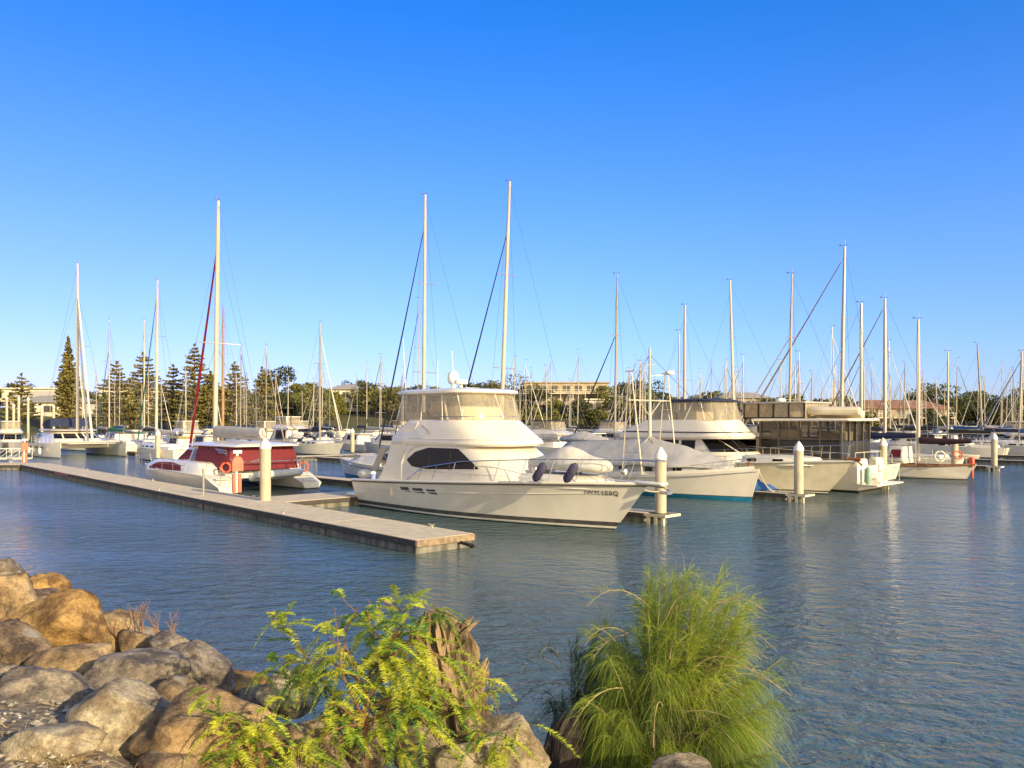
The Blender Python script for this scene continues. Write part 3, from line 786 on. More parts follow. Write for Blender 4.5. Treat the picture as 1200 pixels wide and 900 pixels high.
m=MB(); m.box(8.8,11.5,-1.9,1.9,1.12,1.16); m.build('trampoline',BLACKC,RC)
for sd in (1,-1):
    m=MB(); pts=[(x,sd*3.3,1.1+0.62+0.1*(x/12)) for x in np.linspace(4.5,11.9,10)]
    m.tube(pts,0.014,5); m.tube([(x,y,z-0.3) for x,y,z in pts],0.010,5)
    for x,y,z in pts[::2]: m.tube([(x,y,1.1),(x,y,z)],0.014,5)
    m.tube([(11.9,sd*3.3,1.25),(12.0,sd*3.2,1.95),(12.1,sd*2.4,1.95),(12.0,sd*2.3,1.25)],0.016,5)
    m.build('lifeline',STEEL,RC)
    m=MB()
    for k in range(3):
        m.tube([(0.5+0.25*k,sd*2.0,0.95),(0.9+0.3*k,sd*2.1,1.9+0.25*k),(1.6+0.3*k,sd*2.15,2.25+0.1*k),(2.4+0.2*k,sd*2.15,2.28+0.1*k)],0.022,6)
    m.tube([(0.15,sd*3.1,0.55),(0.2,sd*3.1,1.55),(1.7,sd*3.2,1.75),(1.8,sd*3.2,1.0)],0.018,5)
    m.build('boarding_rail',STEEL,RC)
m=MB(); m.tube([(0.4,-2.2,1.75),(0.4,2.2,1.75)],0.03,6); m.tube([(0.4,1.4,1.75),(-1.0,1.4,1.95)],0.03,6); m.tube([(0.4,-1.4,1.75),(-1.0,-1.4,1.95)],0.03,6); m.build('davit',STEEL,RC)
wp=RC.matrix_basis.copy()
def w_of(root,p):
    M=Matrix.Translation(root.location)@Matrix.Rotation(root.rotation_euler.z,4,'Z'); return M@Vector(p)
def lifebuoy(root,p,ax,label,Rr=0.27,m_=ORANGE,group='lifebuoys hung on boat rails'):
    q=w_of(root,p); t=MB(); ring_buoy(t,(0,0,0),Rr,0.06,ax)
    o=t.build('lifebuoy',m_,None); o.location=q; tag(o,label,'lifebuoy',group); return o
VX=Matrix.Rotation(R(90),3,'X')
lifebuoy(RC,(0.3,-2.25,1.35),VX,'red horseshoe lifebuoy on the stern rail of the maroon catamaran, beside the pile')
lifebuoy(RC,(1.1,2.32,1.45),VX,'red lifebuoy on the maroon catamaran rail behind the orange stand')
def inflatable(root,p,rz,L,W,label,m_,tilt=0,r=0.22):
    q=w_of(root,p); t=thing('inflatable_dinghy',label,'dinghy',q,rz,'inflatable dinghies'); t.rotation_euler=(tilt,0,rz)
    b=MB(); pts=[(-L/2,-W/2+r,0),(-L/2+0.3,-W/2+r,0),(L*0.2,-W/2+r,0.02),(L*0.38,-W/4,0.08),(L/2,0,0.14),(L*0.38,W/4,0.08),(L*0.2,W/2-r,0.02),(-L/2+0.3,W/2-r,0),(-L/2,W/2-r,0)]
    # smooth the tube path
    sm=[]; V=[Vector(a) for a in pts]
    for i in range(len(V)-1):
        for k in range(4): sm.append(V[i].lerp(V[i+1],k/4))
    sm.append(V[-1]); sm=[(sm[max(i-1,0)]+sm[i]+sm[min(i+1,len(sm)-1)])/3 for i in range(len(sm))]
    rr=[r]*len(sm); rr[0]=r*0.3; rr[-1]=r*0.3; rr[1]=r*0.8; rr[-2]=r*0.8
    b.tube(sm,rr,10); b.build('side_tube',m_,t)
    b=MB(); b.box(-L/2+0.25,L*0.3,-W/2+r,W/2-r,-0.12,-0.06); b.build('floor',GELG,t)
    b=MB(); b.box(-L/2+0.25,-L/2+0.32,-W/2+r,W/2-r,-0.12,0.25); b.build('transom',GELG,t)
    b=MB(); b.box(-0.1,0.12,-W/2+r,W/2-r,0.08,0.12); b.build('thwart',WOODM,t); return t
inflatable(RC,(-0.75,0.1,1.0),R(45),3.0,1.5,'grey inflatable dinghy hung across the maroon catamaran stern',GELG,tilt=R(-12))

# ------------------------------------------------------------ white catamaran at the far left
x0,y0=P(-110,31.3)
WC=thing('sailing_catamaran','white sailing catamaran seen bow on at the far left with a navy bimini','catamaran',(x0,y0,0),R(-45))
for sd in (1,-1):
    hh=make_hull(12.2,1.9,1.35,1.75,WC,[(0.05,ANTI),(0.12,GEL)],GELG if sd==1 else GEL,rake=0.25,tw=0.8,pd=2.4,pw=2.0,flare=0.4,srake=0,wlf=0.7,cy=sd*3.45,deckm=DECKM,N=16)
    m=MB(); 
    for k in range(3): m.box(3.6+2.2*k,4.6+2.2*k,sd*3.45-sd*0.0-0.01+(-0.93 if sd<0 else 0.92),sd*3.45+(-0.92 if sd<0 else 0.93),1.0,1.2)
    m.each('hull_port',GLASS,WC)
m=MB(); m.box(0.8,9.0,-2.6,2.6,0.95,1.5); m.build('bridge_deck',GEL,WC,bevel=0.1)
sal=[(1.45,1.2,6.2,9.4,2.9),(2.0,1.2,5.6,8.4,2.6),(2.7,1.2,4.6,6.8,2.3),(2.85,1.2,4.2,6.2,2.1)]
cabin('saloon',sal,GEL,WC); sf,sn=hw_fun(sal)
m=MB()
for a0,a1 in ((-75,-45),(-40,-8),(-4,4),(8,40),(45,75)): nose_patch(m,R(a0),R(a1),2.05,2.62,sn)
m.each('saloon_window',GLASS,WC)
rf=[(2.9,0.6,4.6,7.0,2.5),(3.0,0.5,4.6,7.1,2.55),(3.12,0.9,4.4,6.4,2.3)]
cabin('hard_roof',rf,GEL,WC)
m=MB(); m.loft([[(0.6,-2.0,4.0),(3.4,-2.0,4.4),(3.4,2.0,4.4),(0.6,2.0,4.0)],[(0.5,-2.1,3.95),(3.5,-2.1,4.3),(3.5,2.1,4.3),(0.5,2.1,3.95)],[(0.5,-2.15,3.5),(3.7,-2.15,3.4),(3.7,2.15,3.4),(0.5,2.15,3.5)]]); m.build('bimini',NAVY,WC)
mf=mast(WC,6.4,3.0,22.6,0.17,0.0,ALUW)
m=MB(); zz=mf(13.0); m.tube([(zz[0]-0.4,-1.6,12.9),zz,(zz[0]-0.4,1.6,12.9)],0.035,5); m.build('spreader',ALU,WC)
for (px_,zt_,r_) in ((11.6,19.2,0.14),(10.0,17.4,0.13)):
    m=MB(); m.tube([(px_,0,1.7),mf(zt_)],[r_,0.07],8); m.build('furled_sail',PALEC,WC)
m=MB()
for sd in (1,-1): m.tube([mf(19),(zz[0]-0.4,sd*1.6,12.9),(5.4,sd*3.8,1.6)],0.014,4)
m.tube([mf(22.3),(0.3,-2.5,1.6)],0.014,4); m.build('rigging',WIRE,WC)
m=MB(); m.tube([(11.7,-3.4,1.7),(11.7,3.4,1.7)],0.10,8); m.build('crossbeam',ALUW,WC)
m=MB(); m.box(9.0,11.6,-2.5,2.5,1.5,1.55); m.build('trampoline',GEL,WC)
for sd in (1,-1):
    m=MB(); pts=[(x,sd*4.2,2.3) for x in np.linspace(1,11.8,8)]; m.tube(pts,0.016,5)
    for x,y,z in pts: m.tube([(x,y,1.5),(x,y,z)],0.014,5)
    m.build('lifeline',STEEL,WC)
for k,(xx,zz_) in enumerate(((4.2,0.7),(8.4,0.7))):
    q=w_of(WC,(xx,-4.5,zz_)); fender(q,(0,0,0),0.7,0.14,['white fender hung amidships on the far left catamaran','white fender hung near the bow of the far left catamaran'][k],WHITEP)

# ------------------------------------------------------------ launch with blue boot stripe and canvas tent
x0,y0=P(-33.5,38.2)
LA=thing('fishing_launch','white timber launch with blue boot stripe, grey canvas tent and outrigger poles','fishing boat',(x0,y0,0),R(-45))
def las(t): return float(np.interp(t,[0,0.3,0.55,0.8,1.0],[1.15,1.08,1.18,1.38,1.70]))
H=make_hull(13.2,3.5,1.1,1.7,LA,[(0.20,BLUEB),(0.24,DKSTRIPE)],GEL,rake=0.5,tw=0.8,pd=2.3,pw=1.8,flare=1.0,sheerf=las,deckm=DECKM,N=30,srake=-0.1)
m=MB()
for sd in (-1,1): m.tube([(x,sd*(H.y(x)+0.02),H.z(x)-0.12) for x in np.linspace(0,13.1,26)],0.03,6)
m.each('rub_rail',GELG,LA)
m=MB(); lo=[]
for sd in (-1,1):
    g=[[(x,sd*(H.y(x)-0.02),H.z(x)-0.03) for x in np.linspace(0.1,12.9,24)],[(x,sd*(H.y(x)-0.05),H.z(x)+0.16) for x in np.linspace(0.1,12.9,24)],[(x,sd*max(0.02,H.y(x)-0.12),H.z(x)+0.16) for x in np.linspace(0.1,12.9,24)],[(x,sd*max(0.01,H.y(x)-0.12),H.z(x)-0.03) for x in np.linspace(0.1,12.9,24)]]
    m.grid(g)
m.each('bulwark',GEL,LA)
tr=[(1.1,2.0,8.0,10.6,1.35),(1.75,2.1,7.9,10.4,1.3),(1.85,2.2,7.7,10.1,1.15)]
cabin('trunk_cabin',tr,GELG,LA); tf,tn=hw_fun(tr)
m=MB()
for sd in (-1,1):
    for xx in (3.3,5.2,7.0,8.8): side_patch(m,[(xx,1.38),(xx+0.5,1.38)],[(xx,1.62),(xx+0.5,1.62)],tf,sd,n=3)
m.each('porthole',GLASS,LA)
m=MB(); rows=[]
for i in range(25):
    x=0.2+11.6*i/24
    ridge=float(np.interp(x,[0.2,6.4,8.5,11.8],[2.85,3.22,2.85,1.95]))-0.03*abs(math.sin(x*1.8))
    w=min(1.62,max(0.18,(11.95-x)*0.55)); ez=1.66+0.10*math.sin(x*2.1)*0.5
    row=[]
    for k in range(-6,7):
        q=k/6; zz=ridge+(ez-ridge)*abs(q)**1.15+0.035*mnoise.noise((x*1.3,q*3,1)); row.append((x,w*q,zz))
    rows.append(row)
m.grid(rows); tent=m.build('canvas_tent',GREYC,LA,ang=50,solid=0.012)
m=MB()
for k in range(5):
    a=-0.9+0.45*k; m.tube([(6.4,0,3.3),(6.4+0.8*math.cos(a*1.7),0.55*math.sin(a*1.7),2.9)],0.02,4)
m.each('tent_tie',ROPE,LA)
m=MB(); m.tube([(6.4,0,1.2),(6.4,0,8.3)],[0.13,0.07],10); mo=m.build('mast',ALUW,LA)
m=MB()
m.tube([(6.4,-2.0,5.3),(6.4,2.0,5.3)],0.045,6); m.tube([(6.4,-1.1,5.3),(6.4,0,4.4)],0.03,5); m.tube([(6.4,1.1,5.3),(6.4,0,4.4)],0.03,5); m.tube([(6.4,-0.4,7.3),(6.4,0.5,7.35)],0.03,5)
m.build('crosstree',ALUW,LA)
m=MB(); m.lathe([(0.05,6.75),(0.25,6.78),(0.28,6.88),(0.22,6.98),(0.05,7.0)],(7.2,0.8,0),14); m.tube([(6.4,0,6.7),(7.2,0.8,6.78)],0.03,5); m.build('radar_dome',WHITEP,LA)
for sd in (-1,1):
    m=MB()
    m.tube([(5.75,sd*1.7,1.2),(6.25,sd*1.75,7.0)],[0.045,0.03],6); m.tube([(7.1,sd*1.7,1.2),(6.4,sd*1.75,7.0)],[0.045,0.03],6)
    for k in range(4):
        z=2.4+1.2*k; t=(z-1.2)/5.8; m.tube([(5.75+0.5*t,sd*1.72,z),(7.1-0.7*t,sd*1.72,z)],0.02,5)
    m.tube([(6.0,sd*1.75,6.9),(6.7,sd*1.75,6.95)],0.035,5)
    m.build('outrigger_frame',GEL2,LA)
m=MB(); m.box(10.5,11.5,-0.4,0.4,1.4,1.72); m.build('skylight_box',WHITEP,LA,bevel=0.03)
m=MB(); m.tube([(12.6,0,1.7),(12.6,0,2.05)],0.07,8); m.tube([(12.4,0,1.95),(12.8,0,1.95)],0.03,6); m.build('bitt',WOODM,LA)
guard_rail(H,LA,9.0,12.7,0.35,0.6,inset=0.1,n=5,mid=False)
m=MB()
for z in (7.9,):
    for sd in (-1,1): m.tube([(6.4,0,z),(1.0,sd*1.5,1.4)],0.012,4); m.tube([(6.4,0,z),(13.0,0,1.9)],0.012,4)
m.build('rigging',WIRE,LA)

# ------------------------------------------------------------ second motor cruiser (navy bimini, lettered cream hull)
x0,y0=P(-34.0,44.9)
C2=thing('motor_cruiser','cream hulled flybridge motor cruiser with navy bimini behind the launch','motor boat',(x0,y0,0),R(-45))
H=make_hull(15.9,4.7,1.35,1.97,C2,[(0.06,ANTI),(0.12,GEL2),(0.2,DKSTRIPE)],GEL2,rake=1.7,tw=0.88,pd=2.6,pw=1.6,flare=1.5,deckm=DECKM,N=32,sexp=1.3)
m=MB()
for sd in (-1,1): m.tube([(x,sd*(H.y(x)+0.02),H.z(x)-0.06) for x in np.linspace(0,15.8,30)],0.04,6)
m.each('rub_rail',GELG,C2)
house=[(1.4,1.6,7.6,10.2,1.95),(2.0,1.6,7.5,10.1,1.93),(2.25,1.6,7.4,9.7,1.9),(3.05,1.7,6.9,8.0,1.75)]
cabin('cabin',house,GEL,C2); hf,hn=hw_fun(house)
m=MB()
for sd in (-1,1):
    for xa,xb in ((2.2,4.2),(4.4,5.6),(5.8,6.8)): side_patch(m,[(xa,2.3),(xb,2.3)],[(xa,2.95),(xb,2.95)],hf,sd,n=5)
for a0,a1 in ((-80,-34),(-30,30),(34,80)): nose_patch(m,R(a0),R(a1),2.28,3.02,hn,eps=0.02)
m.each('window',GLASS,C2)
fly=[(3.05,1.2,7.4,9.4,2.05),(3.2,1.1,7.4,9.5,2.08),(3.42,1.2,7.2,9.2,2.02),(4.2,3.2,6.6,8.5,1.8)]
cabin('flybridge',fly,GEL,C2,ang=28); ff,fn=hw_fun(fly)
m=MB()
pts=[(x,-(ff(x,3.42)+0.02),3.44) for x in np.linspace(1.5,9.15,24)]
m.tube(pts+[(x,-y,z) for x,y,z in reversed(pts)],0.035,5); m.build('navy_stripe',NAVYP,C2)
encl=[(4.15,3.4,6.8,8.5,1.76),(4.8,3.5,6.8,8.25,1.74),(5.35,3.6,6.8,8.0,1.7)]
eo=cabin('clear_enclosure',encl,VINYL,C2,p=3,ang=50,caps=False); ef,en=hw_fun(encl,3)
m=MB()
for sd in (-1,1):
    for xb,xt in ((3.5,3.7),(4.9,4.6),(6.0,6.6),(7.4,7.1)): m.tube([(xb,sd*(ef(xb,4.2)+0.01),4.2),(xt,sd*(ef(xt,5.35)+0.01),5.35)],0.022,5)
m.each('enclosure_frame',WHITEP,eo)
m=MB(); m.loft([ring_pts(5.33,3.3,6.8,8.25,1.82,p=3),ring_pts(5.42,3.3,6.8,8.2,1.82,p=3),ring_pts(5.52,3.9,6.5,7.6,1.3,p=3)]); m.build('bimini',NAVY,C2)
m=MB(); m.box(5.0,6.4,-1.0,1.0,4.1,4.8); m.box(3.9,4.6,-1.2,1.2,4.1,4.7); m.build('seat',PALEC,C2,bevel=0.08)
tr=[(1.6,9.6,11.2,14.2,1.4),(2.05,9.6,11.0,13.8,1.25),(2.12,9.6,10.8,13.2,1.0)]
cabin('foredeck_trunk',tr,DECKM,C2,p=1.9)
m=MB()
for sd in (-1,1):
    for xx in (10.0,11.6): side_patch(m,[(xx,1.78),(xx+0.6,1.78)],[(xx,1.95),(xx+0.6,1.95)],hw_fun(tr,1.9)[0],sd,n=3)
m.each('deck_window',GLASS,C2)
guard_rail(H,C2,5.0,15.4,0.65,0.85,inset=0.14,n=9)
zt=1.62; xt=13.1; yy=H.yat(xt,zt); ya=H.yat(xt-0.4,zt); yb=H.yat(xt+0.4,zt); yu=H.yat(xt,zt+0.1); yd=H.yat(xt,zt-0.1)
text_mesh('TZ300Q','registration_letters',0.26,TEXTM,C2,(xt,-(yy+0.02),zt),(R(90)+math.atan2((yu-yd),0.2),0,math.atan2(-(yb-ya),0.8)))
m=MB(); m.tube([(15.2,0,2.0),(16.1,0,2.02)],0.10,8); m.tube([(15.9,0,1.95),(16.2,0,1.7)],0.05,6); m.build('anchor',mat('rusty_iron',(0.25,0.10,0.04),0.8),C2)

# ------------------------------------------------------------ glazed trawler yacht (stern to the right)
x0,y0=P(-18.9,48.8)
TR=thing('trawler_yacht','trawler yacht with dark glazed wheelhouse and boxy brown flybridge enclosure','motor boat',(x0,y0,0),R(135))
H=make_hull(15.0,4.6,1.5,2.1,TR,[(0.12,ANTI),(0.16,GEL)],GEL,rake=1.2,tw=0.92,pd=2.5,pw=1.8,flare=1.0,deckm=DECKM,N=24)
m=MB(); m.box(-1.2,0.0,-2.0,2.0,0.42,0.52); m.build('swim_platform',GEL,TR,bevel=0.03)
m=MB(); m.box(-0.12,0.35,-1.95,1.95,0.5,1.5); m.box(-0.10,0.5,-1.9,-0.9,1.4,1.95); m.box(-0.10,0.5,0.5,1.9,1.4,1.95); m.build('transom_moulding',GEL,TR,bevel=0.12)
for k in range(3):
    m=MB(); m.box(-0.75+0.22*k,-0.1,-0.75,0.35,0.5+0.25*k,0.62+0.25*k); m.build('transom_step',GEL,TR,bevel=0.03)
m=MB(); m.tube([(-1.1,-1.6,0.5),(-1.1,-1.6,1.4),(-1.1,-0.6,1.4),(-1.1,-0.6,0.5)],0.02,6); m.build('platform_rail',STEEL,TR)
m=MB(); m.box(-0.16,-0.13,-1.6,-1.0,0.85,1.25); m.build('locker_hatch',GELG,TR,bevel=0.02)
hb=2.05
m=MB(); m.box(0.8,6.0,-hb,hb,1.45,2.95); m.build('house_side',mat('dark_hull_paint',(0.03,0.028,0.026),0.3),TR,bevel=0.04)
m=MB(); m.box(0.9,5.9,-hb+0.06,hb-0.06,2.95,4.12); m.build('house_glazing',GLASSG,TR)
m=MB()
for x in (0.85,2.1,3.4,4.7,5.92):
    for sd in (-1,1): m.box(x-0.06,x+0.06,sd*hb-0.05,sd*hb+0.05,1.5,4.15)
for sd in (-1,1):
    m.box(0.8,6.0,sd*hb-0.045,sd*hb+0.045,3.02,3.1)
for y in (-1.0,0,1.0): m.box(0.78,0.9,y-0.05,y+0.05,1.5,4.15)
m.each('window_post',mat('bronze_frame',(0.10,0.075,0.05),0.5),TR)
m=MB(); m.box(1.5,3.4,-1.3,-0.3,2.2,3.5); m.box(4.3,5.6,0.2,1.4,2.2,3.6); m.box(4.8,5.4,-1.5,-0.5,2.2,3.5); m.build('saloon_furniture',PALEC,TR,bevel=0.1)
rf=[(4.13,0.3,6.0,6.6,2.3),(4.2,0.25,6.0,6.65,2.33),(4.28,0.3,6.0,6.6,2.28)]
cabin('house_roof',rf,GEL,TR,p=5)
m=MB()
fx0,fx1=3.2,7.2
m.box(fx0,fx1,-1.75,1.75,4.29,5.22); m.build('flybridge_curtain',VINYLB,TR)
m=MB()
for x in np.linspace(fx0,fx1,5):
    for sd in (-1,1): m.box(x-0.045,x+0.045,sd*1.77-0.03,sd*1.77+0.03,4.28,5.26)
for sd in (-1,1): m.box(fx0,fx1,sd*1.77-0.03,sd*1.77+0.03,4.27,4.36)
m.each('curtain_frame',BLACKC,TR)
m=MB(); m.box(fx0-0.1,fx1+0.1,-1.85,1.85,5.22,5.32); m.build('flybridge_top',GREYC,TR,bevel=0.03)
m=MB(); m.box(4.6,5.8,-0.8,0.8,4.3,4.9); m.build('helm_console',GEL,TR,bevel=0.06)
m=MB(); m.lathe([(0.28,5.32),(0.34,5.42),(0.28,5.55),(0.1,5.6)],(5.6,0,0),16); m.build('radar_dome',WHITEP,TR)
# grey canvas awning over the foredeck
m=MB(); rows=[]
for i in range(9):
    x=6.1+3.4*i/8; zr=4.1-0.72*(i/8)**1.2
    rows.append([(x,y,zr-0.25*abs(y/2.0)**1.5+0.02*math.sin(i*2+y*3)) for y in (-2.1,-1.4,-0.7,0,0.7,1.4,2.1)])
m.grid(rows)
for sd in (-1,1):
    m.grid([[r[0 if sd<0 else 6] for r in rows],[(r[0][0],sd*2.15,3.32) for r in rows]])
m.build('foredeck_awning',GREYC,TR,solid=0.012)
m=MB(); m.box(6.1,9.2,-1.7,1.7,1.7,3.1); m.build('forward_cabin',GEL,TR,bevel=0.1)
m=MB()
for sd in (-1,1):
    for xa,xb in ((6.4,7.6),(7.8,9.0)): m.box(xa,xb,sd*1.70,sd*1.715,2.35,2.95)
for ya,yb in ((-1.5,-0.1),(0.1,1.5)): m.box(9.2,9.215,ya,yb,2.35,2.95)
m.each('forward_window',GLASS,TR)
guard_rail(H,TR,0.4,14.0,0.75,0.95,inset=0.08,n=14,r=0.018,m=ALUW)
m=MB(); m.tube([(0.1,-1.9,2.3),(0.1,1.9,2.3)],0.025,6); m.tube([(0.1,-1.9,1.55),(0.1,-1.9,2.3)],0.025,6); m.tube([(0.1,1.9,1.55),(0.1,1.9,2.3)],0.025,6); m.tube([(0.1,0.6,1.55),(0.1,0.6,2.3)],0.025,6); m.build('stern_rail',ALUW,TR)
inflatable(TR,(1.9,0.6,4.62),R(135+12),3.3,1.6,'cream inflatable dinghy lying on the trawler yacht roof',GEL2,tilt=R(10),r=0.26)
q=w_of(TR,(-0.5,1.6,1.0)); fender(q,(R(4),0,0),0.95,0.2,'pale green fender hanging at the trawler yacht stern',mat('green_fender',(0.25,0.40,0.33),0.6))
lifebuoy(TR,(0.0,-1.2,1.25),Matrix.Rotation(R(90),3,'Y'),'white lifebuoy on the trawler yacht transom',0.33,WHITEP)

# ------------------------------------------------------------ generic sailing yacht
def sailing_yacht(label,px,topy,v,L=12.0,hull=GEL,stripe=NAVYP,cover=NAVY,furl=None,facing=-1,mx=0.56,base_py=None,rake=0.02,mastm=ALU,group=None,boot=ANTI,dodger=None,detail=2,jibt=0.93,name='sailing_yacht',T=None,u=None,spr=2,r=0.10,boom=True):
    if u is None: u=U(px,v)
    Y=S*(v-u)
    if T is None: T=Zat(topy,Y)
    mxx=L*mx
    if facing<0: root=P(u+mxx,v); rz=R(135)
    else: root=P(u-mxx,v); rz=R(-45)
    t=thing(name,label,'sailing boat',(*root,0),rz,group)
    fb=0.95+0.02*L
    Hh=make_hull(L,L*0.31,fb,fb*1.28,t,[(0.05,boot),(0.12,stripe)],hull,rake=L*0.09,tw=0.62,pd=2.1,pw=1.75,flare=0.3,N=16 if detail>1 else 10,deckm=DECKM,srake=-0.3)
    tr=[(fb-0.05,L*0.30,L*0.60,L*0.78,L*0.105),(fb+0.40,L*0.31,L*0.58,L*0.74,L*0.095),(fb+0.5,L*0.33,L*0.55,L*0.70,L*0.08)]
    co=cabin('coachroof',tr,GEL,t); tf,_=hw_fun(tr)
    if detail>1:
        m=MB()
        for sd in (-1,1):
            for k in range(3): side_patch(m,[(L*(0.36+0.1*k),fb+0.16),(L*(0.43+0.1*k),fb+0.16)],[(L*(0.36+0.1*k),fb+0.32),(L*(0.43+0.1*k),fb+0.32)],tf,sd,n=2,rows=1)
        m.each('window',GLASS,co)
        m=MB(); m.loft([[(L*0.06,-L*0.10,fb),(L*0.30,-L*0.12,fb),(L*0.30,L*0.12,fb),(L*0.06,L*0.10,fb)],[(L*0.07,-L*0.09,fb+0.28),(L*0.30,-L*0.11,fb+0.3),(L*0.30,L*0.11,fb+0.3),(L*0.07,L*0.09,fb+0.28)]]); m.build('cockpit_coaming',GEL,t)
    mf=mast(t,mxx,fb,T,r,rake,mastm,instr=detail>0)
    bz=fb+1.55
    if boom:
        m=MB(); m.tube([(mxx-0.1,0,bz),(L*0.12,0,bz-0.05)],0.07,6); m.build('boom',ALU,t)
        m=MB(); rings=[]
        for i in range(9):
            q=i/8; x=mxx-0.15-(mxx-L*0.14)*q; h=0.26-0.12*q; zc=bz+0.22-0.05*q
            rings.append([(x,0.17*math.cos(a)*(1-0.4*q),zc+h*(math.sin(a))+0.02*math.sin(i*3)) for a in [2*math.pi*k/8 for k in range(8)]])
        m.loft(rings); m.build('sail_cover',cover,t)
    rg=MB()
    for k in range(spr):
        z=fb+(T-fb)*((k+1)/(spr+1)); p=mf(z); w=L*0.085*(1-0.15*k)
        m=MB(); m.tube([(p[0]-0.15,-w,z-0.03),p,(p[0]-0.15,w,z-0.03)],0.03,4); m.build('spreader',ALU,t)
        if k==0: w0,z0_=w,z
    top=mf(T*jibt)
    if spr:
        for sd in (-1,1):
            rg.tube([mf(T*0.97),(mf(z0_)[0]-0.15,sd*w0,z0_),(mxx-0.3,sd*L*0.14,fb+0.1)],0.011,3)
            rg.tube([mf(z0_),(mxx-0.6,sd*L*0.14,fb+0.1)],0.011,3)
    rg.tube([mf(T*0.99),(0.1,0,fb+0.2)],0.011,3)
    rg.tube([top,(L*0.985,0,fb*1.28)],0.011,3)
    rg.build('rigging',WIRE,t)
    if furl is not None:
        m=MB(); a=Vector((L*0.97,0,fb*1.28+0.3)); c=Vector(top); m.tube([a,a.lerp(c,0.45),c-(c-a)*0.03],[0.075,0.06,0.03],6); m.build('furled_jib',furl,t)
    if dodger is not None:
        m=MB(); rows=[]
        for i in range(5):
            a=math.pi*i/4; rows.append([(L*0.36-0.1,L*0.10*math.cos(a),fb+0.35+0.75*math.sin(a)),(L*0.27,L*0.11*math.cos(a),fb+0.3+0.95*math.sin(a))])
        m.grid(rows); m.build('dodger',dodger,t,solid=0.02)
    if detail>0:
        guard_rail(Hh,t,0.3,L*0.95,0.6,0.65,inset=0.08,n=7,r=0.014)
    return t
BF=mat('black_furled_sail',(0.03,0.028,0.03),0.8,(0.30,0.26,0.2),30,contrast=(0.30,0.42))
GRF=mat('green_furled_sail',(0.02,0.16,0.12),0.8)
BRF=mat('brown_furled_sail',(0.22,0.13,0.09),0.8,(0.4,0.3,0.2),10)
WHF=mat('white_furled_sail',(0.66,0.62,0.54),0.7)
GRN=mat('green_hull_paint',(0.02,0.12,0.09),0.4)
GRYB=ALU
sailing_yacht('tall white sloop with a black spotted furled jib behind the motor cruiser stern',496,229,37.5,13.5,furl=BF,cover=PALEC,r=0.14,rake=0.012,mastm=ALUW,jibt=0.9)
sailing_yacht('tallest sloop with raked mast and black furled jib directly behind the motor cruiser',586,216,42,13.5,furl=BF,cover=GREYC,r=0.15,rake=0.05,mastm=ALUW,jibt=0.84)
sailing_yacht('slim sloop with a short black furled jib between the two tallest masts',489,350,60,11,furl=BF,cover=NAVY,r=0.05,rake=0.02,mastm=ALU)
sailing_yacht('grey masted sloop with pale and dark forestays left of the launch poles',720,322,52.7,12,furl=BF,cover=GREYC,r=0.10,rake=0.02,mastm=mat('dark_mast',(0.30,0.27,0.22),0.5),jibt=0.7)
sailing_yacht('thick masted sloop without furled jib behind the navy bimini',802,358,61.6,11,cover=NAVY,r=0.15,spr=1,rake=0.005)
sailing_yacht('thin masted sloop just left of the thick mast behind the navy bimini',796,388,66,10,cover=PALEC,r=0.08,rake=0.0)
sailing_yacht('pale sloop whose mast leans left behind the second cruiser windscreen',861,328,72,13,cover=PALEC,r=0.14,rake=-0.03,mastm=ALUW,furl=None)
sailing_yacht('brown masted sloop with long diagonal furled jib above the trawler flybridge',924,322,55.2,11.5,mx=0.5,cover=PALEC,furl=WHF,r=0.09,rake=0.02,mastm=mat('tan_mast',(0.42,0.33,0.22),0.5),jibt=0.7)
sailing_yacht('tall sloop with a radar on its thick mast above the roof dinghy',985,290,57.4,12.5,mx=0.27,cover=NAVY,furl=BRF,r=0.135,rake=0.02,mastm=ALU,jibt=0.96)
sailing_yacht('sloop with pale mast and blue black furled jib behind the ketch cabin',1037,350,68.5,12,mx=0.44,cover=BLACKC,furl=BRF,r=0.14,rake=0.0,mastm=ALU,jibt=0.96)
sailing_yacht('white sloop with bare mast right of the ketch near the treeline',1111,412,100,10,cover=BLACKC,r=0.11,rake=0.0)
sailing_yacht('sloop with a long left leaning mast behind the lone pile',1152,402,110,12,cover=NAVY,r=0.12,rake=-0.05,mastm=mat('dark_mast',(0.3,0.27,0.22)))
sailing_yacht('sloop with blue furled jib at the right hand edge',1194,412,106,11,cover=BLUEC,furl=mat('blue_furled_sail',(0.05,0.08,0.2),0.8),r=0.10,rake=0.03)
sailing_yacht('white sloop with green furled jib left of the maroon catamaran',183,328,34.1,12.5,furl=GRF,cover=PALEC,r=0.15,rake=0.02,mastm=ALUW,jibt=0.93,T=19)
sailing_yacht('sloop with thin mast just left of the green jib sloop',169,375,40.5,11,cover=BLACKC,r=0.10,rake=0.0,mastm=ALUW)
sailing_yacht('green hulled sloop with green sail cover right of the far left catamaran',128,375,37,11.5,hull=GEL,cover=GREENC,furl=GRF,r=0.11,rake=0.0,mastm=ALU,jibt=0.8)
sailing_yacht('timber masted yacht behind the maroon catamaran mast',261,360,42,12,cover=PALEC,r=0.16,rake=0.01,mastm=mat('timber_mast',(0.36,0.22,0.11),0.5,(0.28,0.16,0.08),3))
sailing_yacht('white sloop with navy cockpit cover beside the small motor yacht',375,378,53.1,11.5,cover=NAVY,dodger=NAVY,furl=WHF,r=0.13,rake=0.0,mastm=ALU,facing=1)
